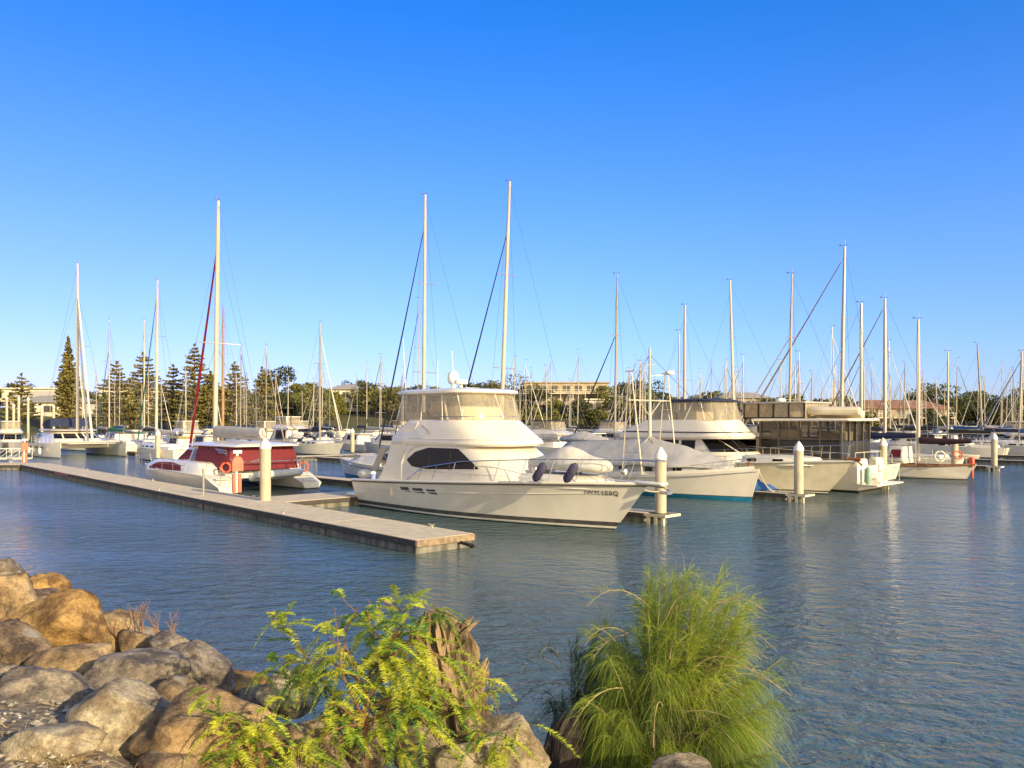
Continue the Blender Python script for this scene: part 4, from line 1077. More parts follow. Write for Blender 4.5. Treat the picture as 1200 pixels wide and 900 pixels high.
# small white and blue boat behind the cruiser stern
x0,y0=P(-41.6,33.2)
DB=thing('open_runabout','small white runabout with blue bottom behind the motor cruiser stern','motor boat',(x0,y0,0),R(135))
H=make_hull(9.6,2.9,1.05,1.45,DB,[(0.28,BLUEB),(0.34,NAVYP)],GEL,rake=0.9,tw=0.85,deckm=DECKM,N=20)
m=MB()
for sd in (-1,1): m.tube([(x,sd*(H.y(x)+0.01),H.z(x)-0.25) for x in np.linspace(0.2,9.2,20)],0.025,5)
m.each('navy_stripe',NAVYP,DB)
cc=[(1.0,3.0,6.0,7.6,1.15),(1.35,3.1,5.9,7.4,1.1),(1.75,3.2,5.0,5.9,0.95)]
cabin('cuddy',cc,GEL,DB); _,nn=hw_fun(cc)
m=MB(); nose_patch(m,R(-80),R(80),1.42,1.7,nn,n=12); m.build('windscreen',GLASSG,DB)
m=MB(); m.loft([[(0.4,-1.0,1.3),(3.2,-1.0,1.6),(3.2,1.0,1.6),(0.4,1.0,1.3)],[(0.4,-0.9,1.5),(3.2,-0.9,1.95),(3.2,0.9,1.95),(0.4,0.9,1.5)]]); m.build('cockpit_cover',NAVY,DB,bevel=0.05)
guard_rail(H,DB,5.5,9.2,0.5,0.6,n=5)

# ------------------------------------------------------------ white ketch
x0,y0=P(-17.6,62.6)
KT=thing('ketch','white double ended ketch with timber rail, dark boom covers and maroon dodger','sailing boat',(x0,y0,0),R(135))
def kts(t): return float(np.interp(t,[0,0.15,0.5,1],[1.08,0.92,0.86,1.3]))
H=make_hull(12.5,3.2,1.2,1.5,KT,[(0.06,ANTI)],HULLG,rake=1.3,tw=0.04,tm=0.55,pd=2.2,pw=1.8,flare=0.5,sheerf=kts,deckm=WOODM,N=64,dbl=True,hang=85,srake=-0.6)
m=MB()
for sd in (-1,1): m.tube([(x,sd*(H.y(x)+0.01),H.z(x)+0.02) for x in np.linspace(-0.55,12.4,40)],0.08,6)
m.each('timber_rail',WOODM,KT)
tr=[(1.05,3.8,8.6,10.4,1.1),(1.5,3.9,8.5,10.2,1.0),(1.58,4.0,8.2,9.9,0.85)]
cabin('coachroof',tr,GEL2,KT); tf,_=hw_fun(tr)
m=MB()
for sd in (-1,1):
    for k in range(4): side_patch(m,[(4.3+k,1.22),(4.8+k,1.22)],[(4.3+k,1.42),(4.8+k,1.42)],tf,sd,n=2,rows=1)
m.each('porthole',GLASS,KT)
dg=[(1.2,3.9,5.1,5.9,1.1),(1.9,3.9,4.9,5.5,1.0),(2.25,3.9,4.7,5.1,0.85)]
cabin('dodger',dg,PALEC,KT); df,dn=hw_fun(dg)
m=MB(); side_patch(m,[(4.05,1.45),(4.85,1.45)],[(4.05,2.05),(4.7,2.05)],df,1,n=4); side_patch(m,[(4.05,1.45),(4.85,1.45)],[(4.05,2.05),(4.7,2.05)],df,-1,n=4)
m.each('dodger_window',MAROON,KT)
mf=mast(KT,3.2,1.2,11.5,0.13,0.0,ALUW,name='mizzen_mast'); mf2=mast(KT,7.3,1.5,13.1,0.14,0.0,ALU,name='main_mast')
for (xa,xb,z,cv,nm) in ((3.1,-0.3,2.72,mat('dark_maroon_canvas',(0.05,0.018,0.025),0.85),'mizzen_cover'),(7.2,3.6,3.05,NAVY,'main_cover')):
    m=MB(); rings=[]
    for i in range(9):
        q=i/8; x=xa+(xb-xa)*q; h=0.27-0.12*q; rings.append([(x,0.2*math.cos(a)*(1-0.3*q),z+h*math.sin(a)-0.06*math.sin(q*3.1)) for a in [2*math.pi*k/8 for k in range(8)]])
    m.loft(rings); m.build(nm,cv,KT)
m=MB()
for mm,base in ((mf,3.2),(mf2,7.3)):
    T_=11.2 if base<4 else 12.9
    for sd in (-1,1): m.tube([mm(T_),(base-0.3,sd*1.5,1.2)],0.012,4)
m.tube([mf2(12.9),(12.6,0,1.6)],0.012,4); m.build('rigging',WIRE,KT)
guard_rail(H,KT,0.0,12.0,0.6,0.65,inset=0.08,n=9)
m=MB(); m.box(-0.45,-0.15,-0.2,0.2,0.9,1.6); m.box(-0.42,-0.25,-0.08,0.08,0.1,0.9); m.build('outboard_motor',ORANGE,KT,bevel=0.05)
lifebuoy(KT,(1.3,1.45,1.65),VX,'cream horseshoe lifebuoy on the ketch side rail',0.36,GEL2)
lifebuoy(KT,(0.3,0.9,1.75),Matrix.Rotation(R(60),3,'X'),'orange lifebuoy on the ketch stern rail',0.3)

# ------------------------------------------------------------ generic motor boat
def motor_boat(label,px,v=None,Y=None,L=11,facing=-1,fly=True,canvas=NAVY,glass=GLASS,hullm=GEL,group=None,angle=None,name='motor_boat',detail=2,cabm=GEL,boot=ANTI,hs=1.0):
    if Y is not None: x,y=at(px,Y)
    else: x,y=P(U(px,v),v)
    rz=angle if angle is not None else (R(135) if facing<0 else R(-45))
    off=Matrix.Rotation(rz,3,'Z')@Vector((-L/2,0,0))
    t=thing(name,label,'motor boat',(x+off.x,y+off.y,0),rz,group)
    fb=0.09*L+0.1
    H=make_hull(L,L*0.32,fb,fb*1.35,t,[(0.06,boot),(0.14,hullm)],hullm,rake=L*0.1,tw=0.88,flare=1.0,N=14,deckm=DECKM)
    z1=fb+1.35*hs
    hr=[(fb,L*0.16,L*0.52,L*0.72,L*0.125),(fb+0.5,L*0.16,L*0.50,L*0.68,L*0.122),(z1,L*0.17,L*0.44,L*0.56,L*0.11)]
    c=cabin('cabin',hr,cabm,t); hf,hn=hw_fun(hr)
    if detail:
        m=MB()
        for sd in (-1,1): side_patch(m,[(L*0.2,fb+0.6),(L*0.46,fb+0.6)],[(L*0.2,z1-0.12),(L*0.43,z1-0.12)],hf,sd,n=6)
        for a0,a1 in ((-76,-28),(-24,24),(28,76)): nose_patch(m,R(a0),R(a1),fb+0.6,z1-0.12,hn)
        m.each('window',glass,c)
    if fly:
        fr=[(z1,L*0.12,L*0.46,L*0.60,L*0.125),(z1+0.12,L*0.11,L*0.46,L*0.61,L*0.128),(z1+0.6,L*0.24,L*0.42,L*0.52,L*0.10)]
        cabin('flybridge',fr,cabm,t,ang=28)
        zt=z1+0.6
        er=[(zt-0.05,L*0.2,L*0.42,L*0.52,L*0.10),(zt+0.95,L*0.22,L*0.42,L*0.49,L*0.098)]
        cabin('clear_enclosure',er,VINYL,t,p=3,caps=False)
        cabin('top',[(zt+0.93,L*0.2,L*0.42,L*0.51,L*0.105),(zt+1.03,L*0.2,L*0.42,L*0.50,L*0.10)],canvas,t,p=3)
    else:
        cabin('top',[(z1,L*0.1,L*0.44,L*0.57,L*0.118),(z1+0.1,L*0.1,L*0.44,L*0.56,L*0.112)],canvas,t,p=3)
        m=MB()
        for sd in (-1,1): m.tube([(L*0.1+0.05,sd*L*0.11,fb),(L*0.1+0.05,sd*L*0.11,z1)],0.03,5)
        m.each('awning_post',STEEL,t)
    if detail: guard_rail(H,t,L*0.45,L*0.93,0.6,0.7,n=6)
    return t
# the small motor yacht left of centre (dinghy slung at its right)
MY=motor_boat('small motor yacht with dark glazed sides and boxy upper deck beyond the maroon catamaran',330,Y=106,L=10.5,facing=-1,canvas=GEL,cabm=GEL,hs=1.45,detail=2)
q=at(348,101)
covered_dinghy(q[0],q[1],1.75,R(135),3.6,1.4,0.6,'pale covered dinghy slung beside the small motor yacht',PALEC,group='dinghies under covers')
bq=P(-38.6-5.5,52.7-0.5)
covered_dinghy(*P(U(684,50.5),50.5),2.35,R(135),5.2,1.9,0.7,'long dinghy under a grey cover on the deck left of the launch',GREYC,group='dinghies under covers')

# ------------------------------------------------------------ boats of the far berths
for a in (
 ('white flybridge cruiser with dark canvas just right of the big cruiser cabin',628,dict(Y=92,L=12,canvas=NAVY)),
 ('pale roofed motor boat behind the grey covered dinghy',672,dict(Y=104,L=11,canvas=PALEC,fly=False)),
 ('flybridge boat with navy awning left of the launch poles',706,dict(Y=112,L=11,canvas=NAVY,fly=True)),
 ('low white motor boat just above the canvas tent of the launch',742,dict(Y=98,L=10,canvas=GEL,fly=False)),
 ('white cabin boat behind the lettered cruiser bimini',820,dict(Y=118,L=10,canvas=GEL,fly=False)),
 ('white flybridge boat between the green jib sloop and the catamaran',212,dict(Y=112,L=11,canvas=GEL,fly=True)),
 ('white cabin boat right of the far left catamaran',152,dict(Y=120,L=10,canvas=GREENC,fly=False)),
 ('small white passenger launch at the far left edge',12,dict(Y=105,L=11,canvas=GEL,fly=True,angle=R(-60))),
 ('white motor boat behind the gangway at far left',-14,dict(Y=98,L=10,canvas=GEL,fly=False,angle=R(-50))),
 ('motor boat with blue cover left of the far left catamaran',52,dict(Y=122,L=9,canvas=BLUEC,fly=False)),
 ('small white cruiser beside the covered daysailer',412,dict(Y=112,L=9,canvas=PALEC,fly=False)),
 ('white motor boat partly hidden behind the tall white sloop',452,dict(Y=104,L=10,canvas=PALEC,fly=False)),
 ('white cabin cruiser beyond the maroon catamaran roof',292,dict(Y=128,L=9,canvas=PALEC,fly=False)),
 ('motor boat with yellow cover behind the maroon catamaran bow',206,dict(Y=96,L=8,canvas=mat('yellow_canvas',(0.55,0.38,0.05),0.8),fly=False)),
 ('covered speedboat with black and pale covers beside the lone pile',1163,dict(Y=118,L=9,canvas=PALEC,fly=False,cabm=PALEC)),
 ('dark covered motor boat left of the lone pile',1132,dict(Y=124,L=9,canvas=BLACKC,fly=False,cabm=BLACKC)),
 ('white houseboat with flat roof under the right hand treeline',1112,dict(Y=150,L=12,canvas=GEL,fly=False)),
 ('blue covered motor boat at the right hand edge',1197,dict(Y=112,L=9,canvas=BLUEC,fly=False,cabm=BLUEC)),
 ('white flybridge cruiser behind the ketch main boom',1062,dict(Y=98,L=11,canvas=GEL,fly=False)),
 ('white cabin boat right of the ketch among the far moorings',1092,dict(Y=112,L=9,canvas=NAVY,fly=False)),
 ('white motor boat with dark windows in front of the timber clubhouse',1040,dict(Y=124,L=10,canvas=GEL,fly=False)),
 ('white motor boat moored under the right hand trees by the bank',1180,dict(Y=140,L=10,canvas=GEL,fly=True)),
): motor_boat(a[0],a[1],**a[2])
# white dock float line at the right, and a little tender
pontoon('pontoon','pale float dock in the far right background',at(1108,104),at(1290,104),(0,1),2.0,top=0.5,cleats=3)
tq=thing('tender','little cream tender tied up left of the lone pile','dinghy',(*at(1147,84),0),R(150))
make_hull(3.9,1.6,0.55,0.75,tq,[(0.05,GEL2)],GEL2,rake=0.5,tw=0.8,N=12,deckm=None,solid=0.04)
m=MB(); m.box(0.8,1.1,-0.7,0.7,0.35,0.4); m.box(2.0,2.3,-0.65,0.65,0.35,0.4); m.each('thwart',WOODM,tq)
# tarpaulin heap and mooring line on the finger in front of the lettered hull
m=MB(); rng=random.Random(3)
m.ellipsoid((0,0,0.05),(0.75,0.42,0.42),16,10); m.ellipsoid((0.6,0.1,0.0),(0.5,0.3,0.25),12,8)
m.v=[tuple(Vector(p)*(1+0.45*mnoise.noise(Vector(p)*3.5))) for p in m.v]
o=m.build('tarpaulin_heap',BLUEC,None,ang=40); o.location=(*P(-21.6,39.8),0.55); tag(o,'crumpled blue tarpaulin heap on the finger pontoon','tarpaulin')
def rope(name,pts,label,r=0.02):
    m=MB(); V=[Vector(p) for p in pts]; a,c=V[0],V[-1]; sag=V[1].z
    P_=[a.lerp(c,i/16)+Vector((0,0,-sag*math.sin(math.pi*i/16))) for i in range(17)]
    m.tube(P_,r,5); o=m.build(name,ROPE,None); tag(o,label,'rope'); return o
a=P(-20.5,38.4); c=P(-20.2,40.2); rope('mooring_rope',[(*a,1.6),(0,0,0.45),(*c,0.5)],'slack cream mooring rope from the launch bow to the finger pontoon',0.03)
a=P(-18.4,25.1); c=P(-19.0,27.5); rope('mooring_rope',[(*a,1.7),(0,0,0.10),(*c,1.3)],'short mooring rope from the motor cruiser bow to the nearest pile',0.02)

rng=random.Random(11)
placed=[]
for o_ in list(bpy.data.objects):
    if o_.parent is None and o_.get('category') in ('sailing boat','motor boat','catamaran','fishing boat'):
        q_=Matrix.Rotation(o_.rotation_euler.z,3,'Z')@Vector((6,0,0))+o_.location
        u_0=(q_.x-q_.y)*S; v_0=(q_.x+q_.y)*S; placed.append((u_0,v_0))
        if o_['category']=='catamaran': placed += [(u_0,v_0-2.6),(u_0,v_0+2.6)]
def far_ok(u,v):
    for a_,b_ in placed:
        if abs(a_-u)<11 and abs(b_-v)<3.4: return False
    return True
kinds=[('navy',NAVY),('pale',PALEC),('black',BLACKC),('blue',BLUEC),('grey',GREYC)]
n=0; tries=0
spans=[(60,480,34),(590,760,18),(740,1010,32),(1000,1215,32)]
for lo_,hi_,cnt in spans:
    k=0
    while k<cnt and tries<9000:
        tries+=1
        px=rng.uniform(lo_,hi_); Y=rng.uniform(92,186)
        x,y=at(px,Y)
        if y>shore(x)-14: continue
        u=(x-y)*S; v=(x+y)*S
        if not far_ok(u,v): continue
        placed.append((u,v)); k+=1; n+=1
        kd=rng.choice(kinds); zone='left' if px<500 else ('centre' if px<790 else 'right')
        T=rng.choice([rng.uniform(10,13.5),rng.uniform(12,16)])
        sailing_yacht('distant sailing yacht with %s sail cover among the crowded %s hand far berths'%(kd[0],zone) if zone!='centre' else 'distant sailing yacht with %s sail cover in the far berths behind the middle boats'%kd[0],
            px,0,v,L=rng.uniform(8.5,12),u=u,T=T,cover=kd[1],furl=rng.choice([None,WHF,BRF,BF,WHF]),dodger=rng.choice([None,NAVY,BLACKC,BLUEC,PALEC]),hull=rng.choice([GEL,GEL,GEL,GEL2,GEL,NAVYP]),facing=rng.choice([-1,-1,1]),r=rng.uniform(0.06,0.10),
            rake=rng.uniform(-0.02,0.035),mastm=rng.choice([ALU,ALUW,ALU,mat('tan_mast',(0.42,0.33,0.22)),mat('dull_mast',(0.26,0.235,0.20),0.5)]),stripe=rng.choice([NAVYP,GEL,BLUEB,GRN]),detail=1,spr=rng.choice([1,1,2]),group='distant sailing yachts with %s sail covers, %s'%(kd[0],zone))

# ------------------------------------------------------------ trees
def leaf_mat(name,c,c2,tr=0.25):
    return mat(name,c,0.7,c2,0.35,transl=tr,spec=0.2,contrast=(0.3,0.7))
LF1=leaf_mat('olive_foliage',(0.25,0.23,0.055),(0.08,0.09,0.025)); LF2=leaf_mat('dark_foliage',(0.10,0.115,0.035),(0.045,0.055,0.02)); LF3=leaf_mat('light_foliage',(0.24,0.25,0.06),(0.12,0.15,0.04))
PINE=leaf_mat('pine_foliage',(0.30,0.24,0.07),(0.12,0.12,0.04),0.15)
BARK=mat('bark',(0.16,0.11,0.07),0.9,(0.09,0.065,0.045),3,bump=0.05)
def quads(centers,sizes,normals_seed,flat=0.0,aspect=1.0):
    r=np.random.RandomState(normals_seed); n=len(centers)
    a=r.normal(size=(n,3)); a/=np.linalg.norm(a,axis=1)[:,None]
    b_=r.normal(size=(n,3)); b_[:,2]*=(1-flat); b_-=a*(a*b_).sum(1)[:,None]; b_/=np.linalg.norm(b_,axis=1)[:,None]
    s_=sizes[:,None]
    V=np.stack([centers-a*s_-b_*s_*aspect,centers+a*s_-b_*s_*aspect*0.6,centers+a*s_*0.8+b_*s_*aspect,centers-a*s_*0.7+b_*s_*aspect*0.8],axis=1).reshape(-1,3)
    return V
def mesh_from_quads(name,V,m_,parent):
    n=len(V)//4; me=bpy.data.meshes.new(name)
    me.vertices.add(len(V)); me.vertices.foreach_set('co',V.astype(np.float32).ravel())
    me.loops.add(n*4); me.loops.foreach_set('vertex_index',np.arange(n*4,dtype=np.int32))
    me.polygons.add(n); me.polygons.foreach_set('loop_start',np.arange(0,n*4,4,dtype=np.int32)); me.polygons.foreach_set('loop_total',np.full(n,4,dtype=np.int32))
    me.materials.append(m_); me.update(); me.validate()
    o=bpy.data.objects.new(name,me); col.objects.link(o)
    if parent is not None: o.parent=parent
    return o
def broad_tree(seed,h,w,m_,label,loc,group=None,nl=2600):
    r=np.random.RandomState(seed); t=thing('broadleaf_tree',label,'tree',loc,0,group)
    m=MB(); m.tube([(0,0,-0.5),(0.1,0,h*0.25),(0.0,0.15,h*0.45)],[0.35,0.28,0.16],7)
    cl=[]
    k=16
    for i in range(k):
        a=r.uniform(0,6.28); q=r.uniform(0.1,0.95)**0.6; z=r.uniform(0.28,0.92)
        lim=math.sqrt(max(0.05,1-((z-0.5)/0.55)**2)); c=(w/2*q*lim*math.cos(a),w/2*q*lim*math.sin(a),h*z); cl.append((c,r.uniform(0.13,0.24)*w))
        if i%2==0: m.tube([(0,0,h*0.3),tuple(np.array(c)*[0.5,0.5,0.8]),c],[0.14,0.09,0.03],5)
    m.build('trunk',BARK,t)
    cs=[];
    for c,rad in cl:
        n_=nl//k; d=r.normal(size=(n_,3)); d/=np.linalg.norm(d,axis=1)[:,None]; q=r.uniform(0.55,1.05,(n_,1)); p=np.array(c)+d*q*rad*np.array([1,1,0.62]); cs.append(p)
    C=np.concatenate(cs); V=quads(C,r.uniform(0.10,0.30,len(C)),seed,0.3)
    mesh_from_quads('crown',V,m_,t); return t
def norfolk(seed,h,w,label,loc,dense=False,group=None):
    r=np.random.RandomState(seed); t=thing('norfolk_pine',label,'tree',loc,0,group)
    m=MB(); m.tube([(0,0,-0.5),(0,0,h*0.5),(0,0,h)],[0.38,0.24,0.03],8)
    C=[]; Sz=[]
    nt=int(h*(2.0 if dense else 1.15))
    for i in range(nt):
        f=i/(nt-1); z=h*(0.10+0.89*f); Rr=w/2*((1-f)**0.75*0.96+0.04)*r.uniform(0.8,1.12)
        if dense: Rr=w/2*min(1,(1-f)*1.7+0.06)*r.uniform(0.85,1.1)
        nb=7 if not dense else 9
        a0=r.uniform(0,6.28)
        for b_ in range(nb):
            if r.uniform()<0.12: continue
            a=a0+6.28*b_/nb+r.uniform(-0.12,0.12); L_=Rr*r.uniform(0.75,1.08)
            tip=(L_*math.cos(a),L_*math.sin(a),z+L_*(0.16 if not dense else 0.25)+r.normal()*0.22)
            if not dense: m.tube([(0,0,z),tip],[0.05,0.015],4)
            ns=int(8+L_*(12 if dense else 13))
            q=r.uniform(0.12,1.03,ns)**0.8; p=np.outer(q,np.array(tip)-np.array([0,0,z]))+np.array([0,0,z])
            side=np.array([-math.sin(a),math.cos(a),0]); p+=np.outer(r.normal(size=ns)*0.30*L_*0.5*(1-q*0.6),side); p[:,2]+=r.normal(size=ns)*0.06
            C.append(p); Sz.append(r.uniform(0.10,0.24,ns))
    m.build('trunk',BARK,t)
    C=np.concatenate(C); Sz=np.concatenate(Sz)
    mesh_from_quads('crown',quads(C,Sz,seed,0.85),PINE,t); return t
def ground(x,y): return max(0,land_z(x,y))
for px,top,Y,w,dn,lab in ((80,396,165,5.4,True,'tall dense columnar pine behind the far left catamaran'),(25,438,178,9,False,'small tiered pine in front of the long white building at far left'),
    (137,424,172,14,False,'tiered pine right of the dense columnar pine'),(168,414,178,15,False,'wide tiered pine behind the green jib sloop'),(228,403,176,13,False,'tall tiered pine just left of the red furled jib'),
    (203,428,182,12,False,'lower tiered pine between the green jib and the red jib'),(275,424,182,13,False,'tiered pine right of the timber mast'),(247,436,180,9,True,'dense pine crown directly behind the maroon catamaran mast'),
    (307,430,200,9,False,'slender solitary pine above the small motor yacht')):
    x,y=at(px,Y); g=ground(x,y); norfolk(px,Zat(top,Y)-g,w,lab,(x,y,g),dn)
protos=[]
def place_tree(px,Y,top,w,kind,label,group=None):
    x,y=at(px,Y); g=ground(x,y); h=max(3,Zat(top,Y)-g)
    return broad_tree(int(px*7+Y),h,w,[LF1,LF2,LF3][kind],label,(x,y,g),group)
for a in ((646,214,469,9,0,'olive tree in front of the terraced building left half'),(684,212,470,8,1,'dark tree in front of the terraced building right half'),(716,214,463,10,0,'olive tree right of the small white house'),(1015,178,484,9,0,'olive tree in front of the clubhouse left end'),(1086,178,480,9,1,'dark tree in front of the clubhouse right end'),(600,232,441,17,0,'large domed tree just right of the big motor cruiser hardtop'),(575,236,447,14,1,'dark tree behind the big motor cruiser hardtop'),(628,228,452,12,1,'dark tree left of the terraced building'),(552,240,452,12,0,'tree left of the large domed tree'),
    (395-15,225,459,12,0,'broad tree left of centre behind the small motor yacht'),(455,226,452,15,0,'broad tree left of the big motor cruiser enclosure'),(432,232,458,13,0,'olive tree beside the pale hillside house'),(663,236,447,9,1,'dark round tree topping the terraced building'),
    (708,228,456,12,0,'tree right of the terraced building'),(1098,204,452,17,1,'largest dark round tree right of the timber clubhouse'),(1078,210,458,10,0,'tree tucked behind the clubhouse roof'),(1132,208,462,15,1,'dark tree right of the largest round tree'),
    (1160,206,466,14,1,'dark tree above the covered speedboat'),(1192,210,462,15,1,'dark tree at the right hand edge'),(745,225,462,12,0,'tree behind the launch mast'),(355,228,464,12,2,'light green tree behind the small motor yacht deck'),
    (322,226,462,12,1,'dark tree right of the slender solitary pine')):
    place_tree(a[0],a[1],a[2],a[3],a[4],a[5])
# lower tree belt all along the far bank: four kinds, copied
pr=[]
rng=random.Random(5)
for i,(k_,h,w,nm) in enumerate(((0,7.5,10,'olive bushy tree in the belt along the far bank'),(1,8.5,11,'dark bushy tree in the belt along the far bank'),(2,6.5,9,'light green bushy tree in the belt along the far bank'),(1,5.5,11,'low dark spreading tree in the belt along the far bank'))):
    pr.append(broad_tree(900+i,h,w,[LF1,LF2,LF3][k_],nm,(0,0,0),['olive trees of the far bank','dark trees of the far bank','light green trees of the far bank','low dark trees of the far bank'][i],nl=2200))
used=[False]*4
pxs=-30
while pxs<1240:
    for layer in (0,1):
        Y=rng.uniform(205,222) if layer==0 else rng.uniform(228,255)
        if pxs<330: Y-=8
        if layer==0 and rng.random()<0.35: continue
        x,y=at(pxs+rng.uniform(-6,6),Y)
        if y<shore(x)+3: y=shore(x)+4
        k=rng.choice([0,0,1,1,2,3])
        o=pr[k] if not used[k] else copy_tree(pr[k]); used[k]=True
        sc=rng.uniform(0.8,1.15)
        if 620<pxs<710 or 1000<pxs<1095: sc*=0.5
        if pxs<330: sc*=0.72
        o.location=(x,y,ground(x,y)-0.3); o.rotation_euler=(0,0,rng.uniform(0,6.28)); o.scale=(sc,sc,sc*rng.uniform(0.85,1.1))
    pxs+=rng.uniform(17,26)

# ------------------------------------------------------------ buildings on the far shore
CREAM=mat('cream_render',(0.42,0.35,0.25),0.9,(0.33,0.27,0.19),0.5); WHITEW=mat('white_render',(0.68,0.62,0.50),0.9,None,0.5); ROOFT=mat('terracotta_roof',(0.30,0.15,0.09),0.85,(0.22,0.11,0.07),1.5)
ROOFG=mat('grey_roof',(0.33,0.31,0.29),0.8); WINM=mat('house_window',(0.04,0.045,0.05),0.15); BROWNW=mat('timber_wall',(0.36,0.24,0.13),0.85,(0.26,0.17,0.10),2)
def building(label,px,Y,W,Dp,storeys,basez=None,rot=0,wall=CREAM,roof=ROOFT,pitched=True,nwin=5,terrace=False,fl=3.0,name='house',cat='house'):
    x,y=at(px,Y); g=ground(x,y) if basez is None else basez
    t=thing(name,label,cat,(x,y,g-0.3),rot); Hh=storeys*fl
    m=MB(); m.box(-W/2,W/2,-Dp/2,Dp/2,0,Hh+0.3); m.build('wall',wall,t)
    if pitched:
        m=MB(); o_=0.7; z=Hh+0.3
        m.loft([[(-W/2-o_,-Dp/2-o_,z),(W/2+o_,-Dp/2-o_,z),(W/2+o_,Dp/2+o_,z),(-W/2-o_,Dp/2+o_,z)],[(-W/2-o_,-Dp/2-o_,z+0.15),(W/2+o_,-Dp/2-o_,z+0.15),(W/2+o_,Dp/2+o_,z+0.15),(-W/2-o_,Dp/2+o_,z+0.15)],
                [(-W/2+Dp*0.42,-0.1,z+Dp*0.22),(W/2-Dp*0.42,-0.1,z+Dp*0.22),(W/2-Dp*0.42,0.1,z+Dp*0.22),(-W/2+Dp*0.42,0.1,z+Dp*0.22)]]); m.build('roof',roof,t,smooth=False)
    else:
        m=MB(); m.box(-W/2-0.5,W/2+0.5,-Dp/2-0.5,Dp/2+0.5,Hh+0.3,Hh+0.65); m.build('roof',roof,t)
    for s_ in range(storeys):
        for k in range(nwin):
            cx=-W/2+W*(k+0.5)/nwin; w=W/nwin*0.58
            m=MB(); m.box(cx-w/2,cx+w/2,-Dp/2-0.04,-Dp/2+0.02,s_*fl+1.0,s_*fl+2.5); wi=m.build('window',WINM,t)
            m=MB(); m.box(cx-w/2-0.08,cx+w/2+0.08,-Dp/2-0.10,-Dp/2-0.045,s_*fl+0.9,s_*fl+1.0); m.box(cx-0.04,cx+0.04,-Dp/2-0.07,-Dp/2-0.045,s_*fl+1.0,s_*fl+2.5); m.build('window_frame',WHITEW,wi)
        if terrace and s_>0:
            m=MB(); m.box(-W/2-0.3,W/2+0.3,-Dp/2-2.6,-Dp/2,s_*fl+0.15,s_*fl+0.35); m.build('terrace_slab',WHITEW,t)
            m=MB(); m.box(-W/2-0.3,W/2+0.3,-Dp/2-2.62,-Dp/2-2.52,s_*fl+1.25,s_*fl+1.35)
            for k in range(nwin*2+1): q=-W/2-0.2+(W+0.4)*k/(nwin*2); m.box(q-0.05,q+0.05,-Dp/2-2.6,-Dp/2-2.52,s_*fl+0.35,s_*fl+1.25)
            m.build('balustrade',WHITEW,t)
            for k in range(nwin+1):
                q=-W/2-0.1+(W+0.2)*k/nwin; m=MB(); m.box(q-0.1,q+0.1,-Dp/2-2.5,-Dp/2-2.3,0,s_*fl+0.15); m.build('column',WHITEW,t)
    return t
building('long white flat roofed building at the far left edge',20,215,26,10,1,basez=Zat(470,215),wall=WHITEW,roof=WHITEW,pitched=False,nwin=6,name='long_building',cat='building')
building('small cream house with low roof left of the dense columnar pine',52,200,12,8,1,basez=Zat(481,200),wall=CREAM,roof=mat('pale_roof',(0.6,0.52,0.4),0.8),nwin=3)
building('white boat shed low on the shore at far left',70,196,16,8,1,wall=WHITEW,roof=ROOFG,nwin=3,name='boat_shed',cat='shed')
building('cream house between the tiered pines at left',152,212,12,8,2,basez=Zat(483,212),wall=WHITEW,roof=ROOFG,nwin=3)
building('terraced cream apartment building on the ridge right of centre',662,236,24,12,2,basez=Zat(474,236),wall=CREAM,roof=CREAM,pitched=False,nwin=7,terrace=True,name='apartment_building',cat='building')
building('small white house below the terraced apartment building',700,219,6.5,6,1,basez=Zat(482,219),wall=WHITEW,roof=WHITEW,pitched=False,nwin=3)
building('timber clubhouse with brown hipped roof and verandas at right',1045,185,21,9,2,basez=Zat(500,185),wall=CREAM,roof=ROOFT,nwin=7,terrace=True,name='clubhouse',cat='building',fl=2.05)
building('pale hillside house left of the olive tree',408,236,9,7,2,basez=Zat(481,236),wall=WHITEW,roof=ROOFG,nwin=3)
building('brown roofed house on the left hillside',362,244,13,8,1,basez=Zat(476,244),wall=CREAM,roof=mat('brown_roof',(0.17,0.12,0.10),0.8),nwin=4)
building('low beige wall like shed under the right hand trees',1165,192,40,5,1,wall=CREAM,roof=ROOFG,pitched=False,nwin=9,name='long_shed',cat='shed',fl=2.4)
building('distant cream house behind the trawler flybridge',868,236,14,8,1,basez=Zat(479,236),wall=CREAM,roof=ROOFG,nwin=4)

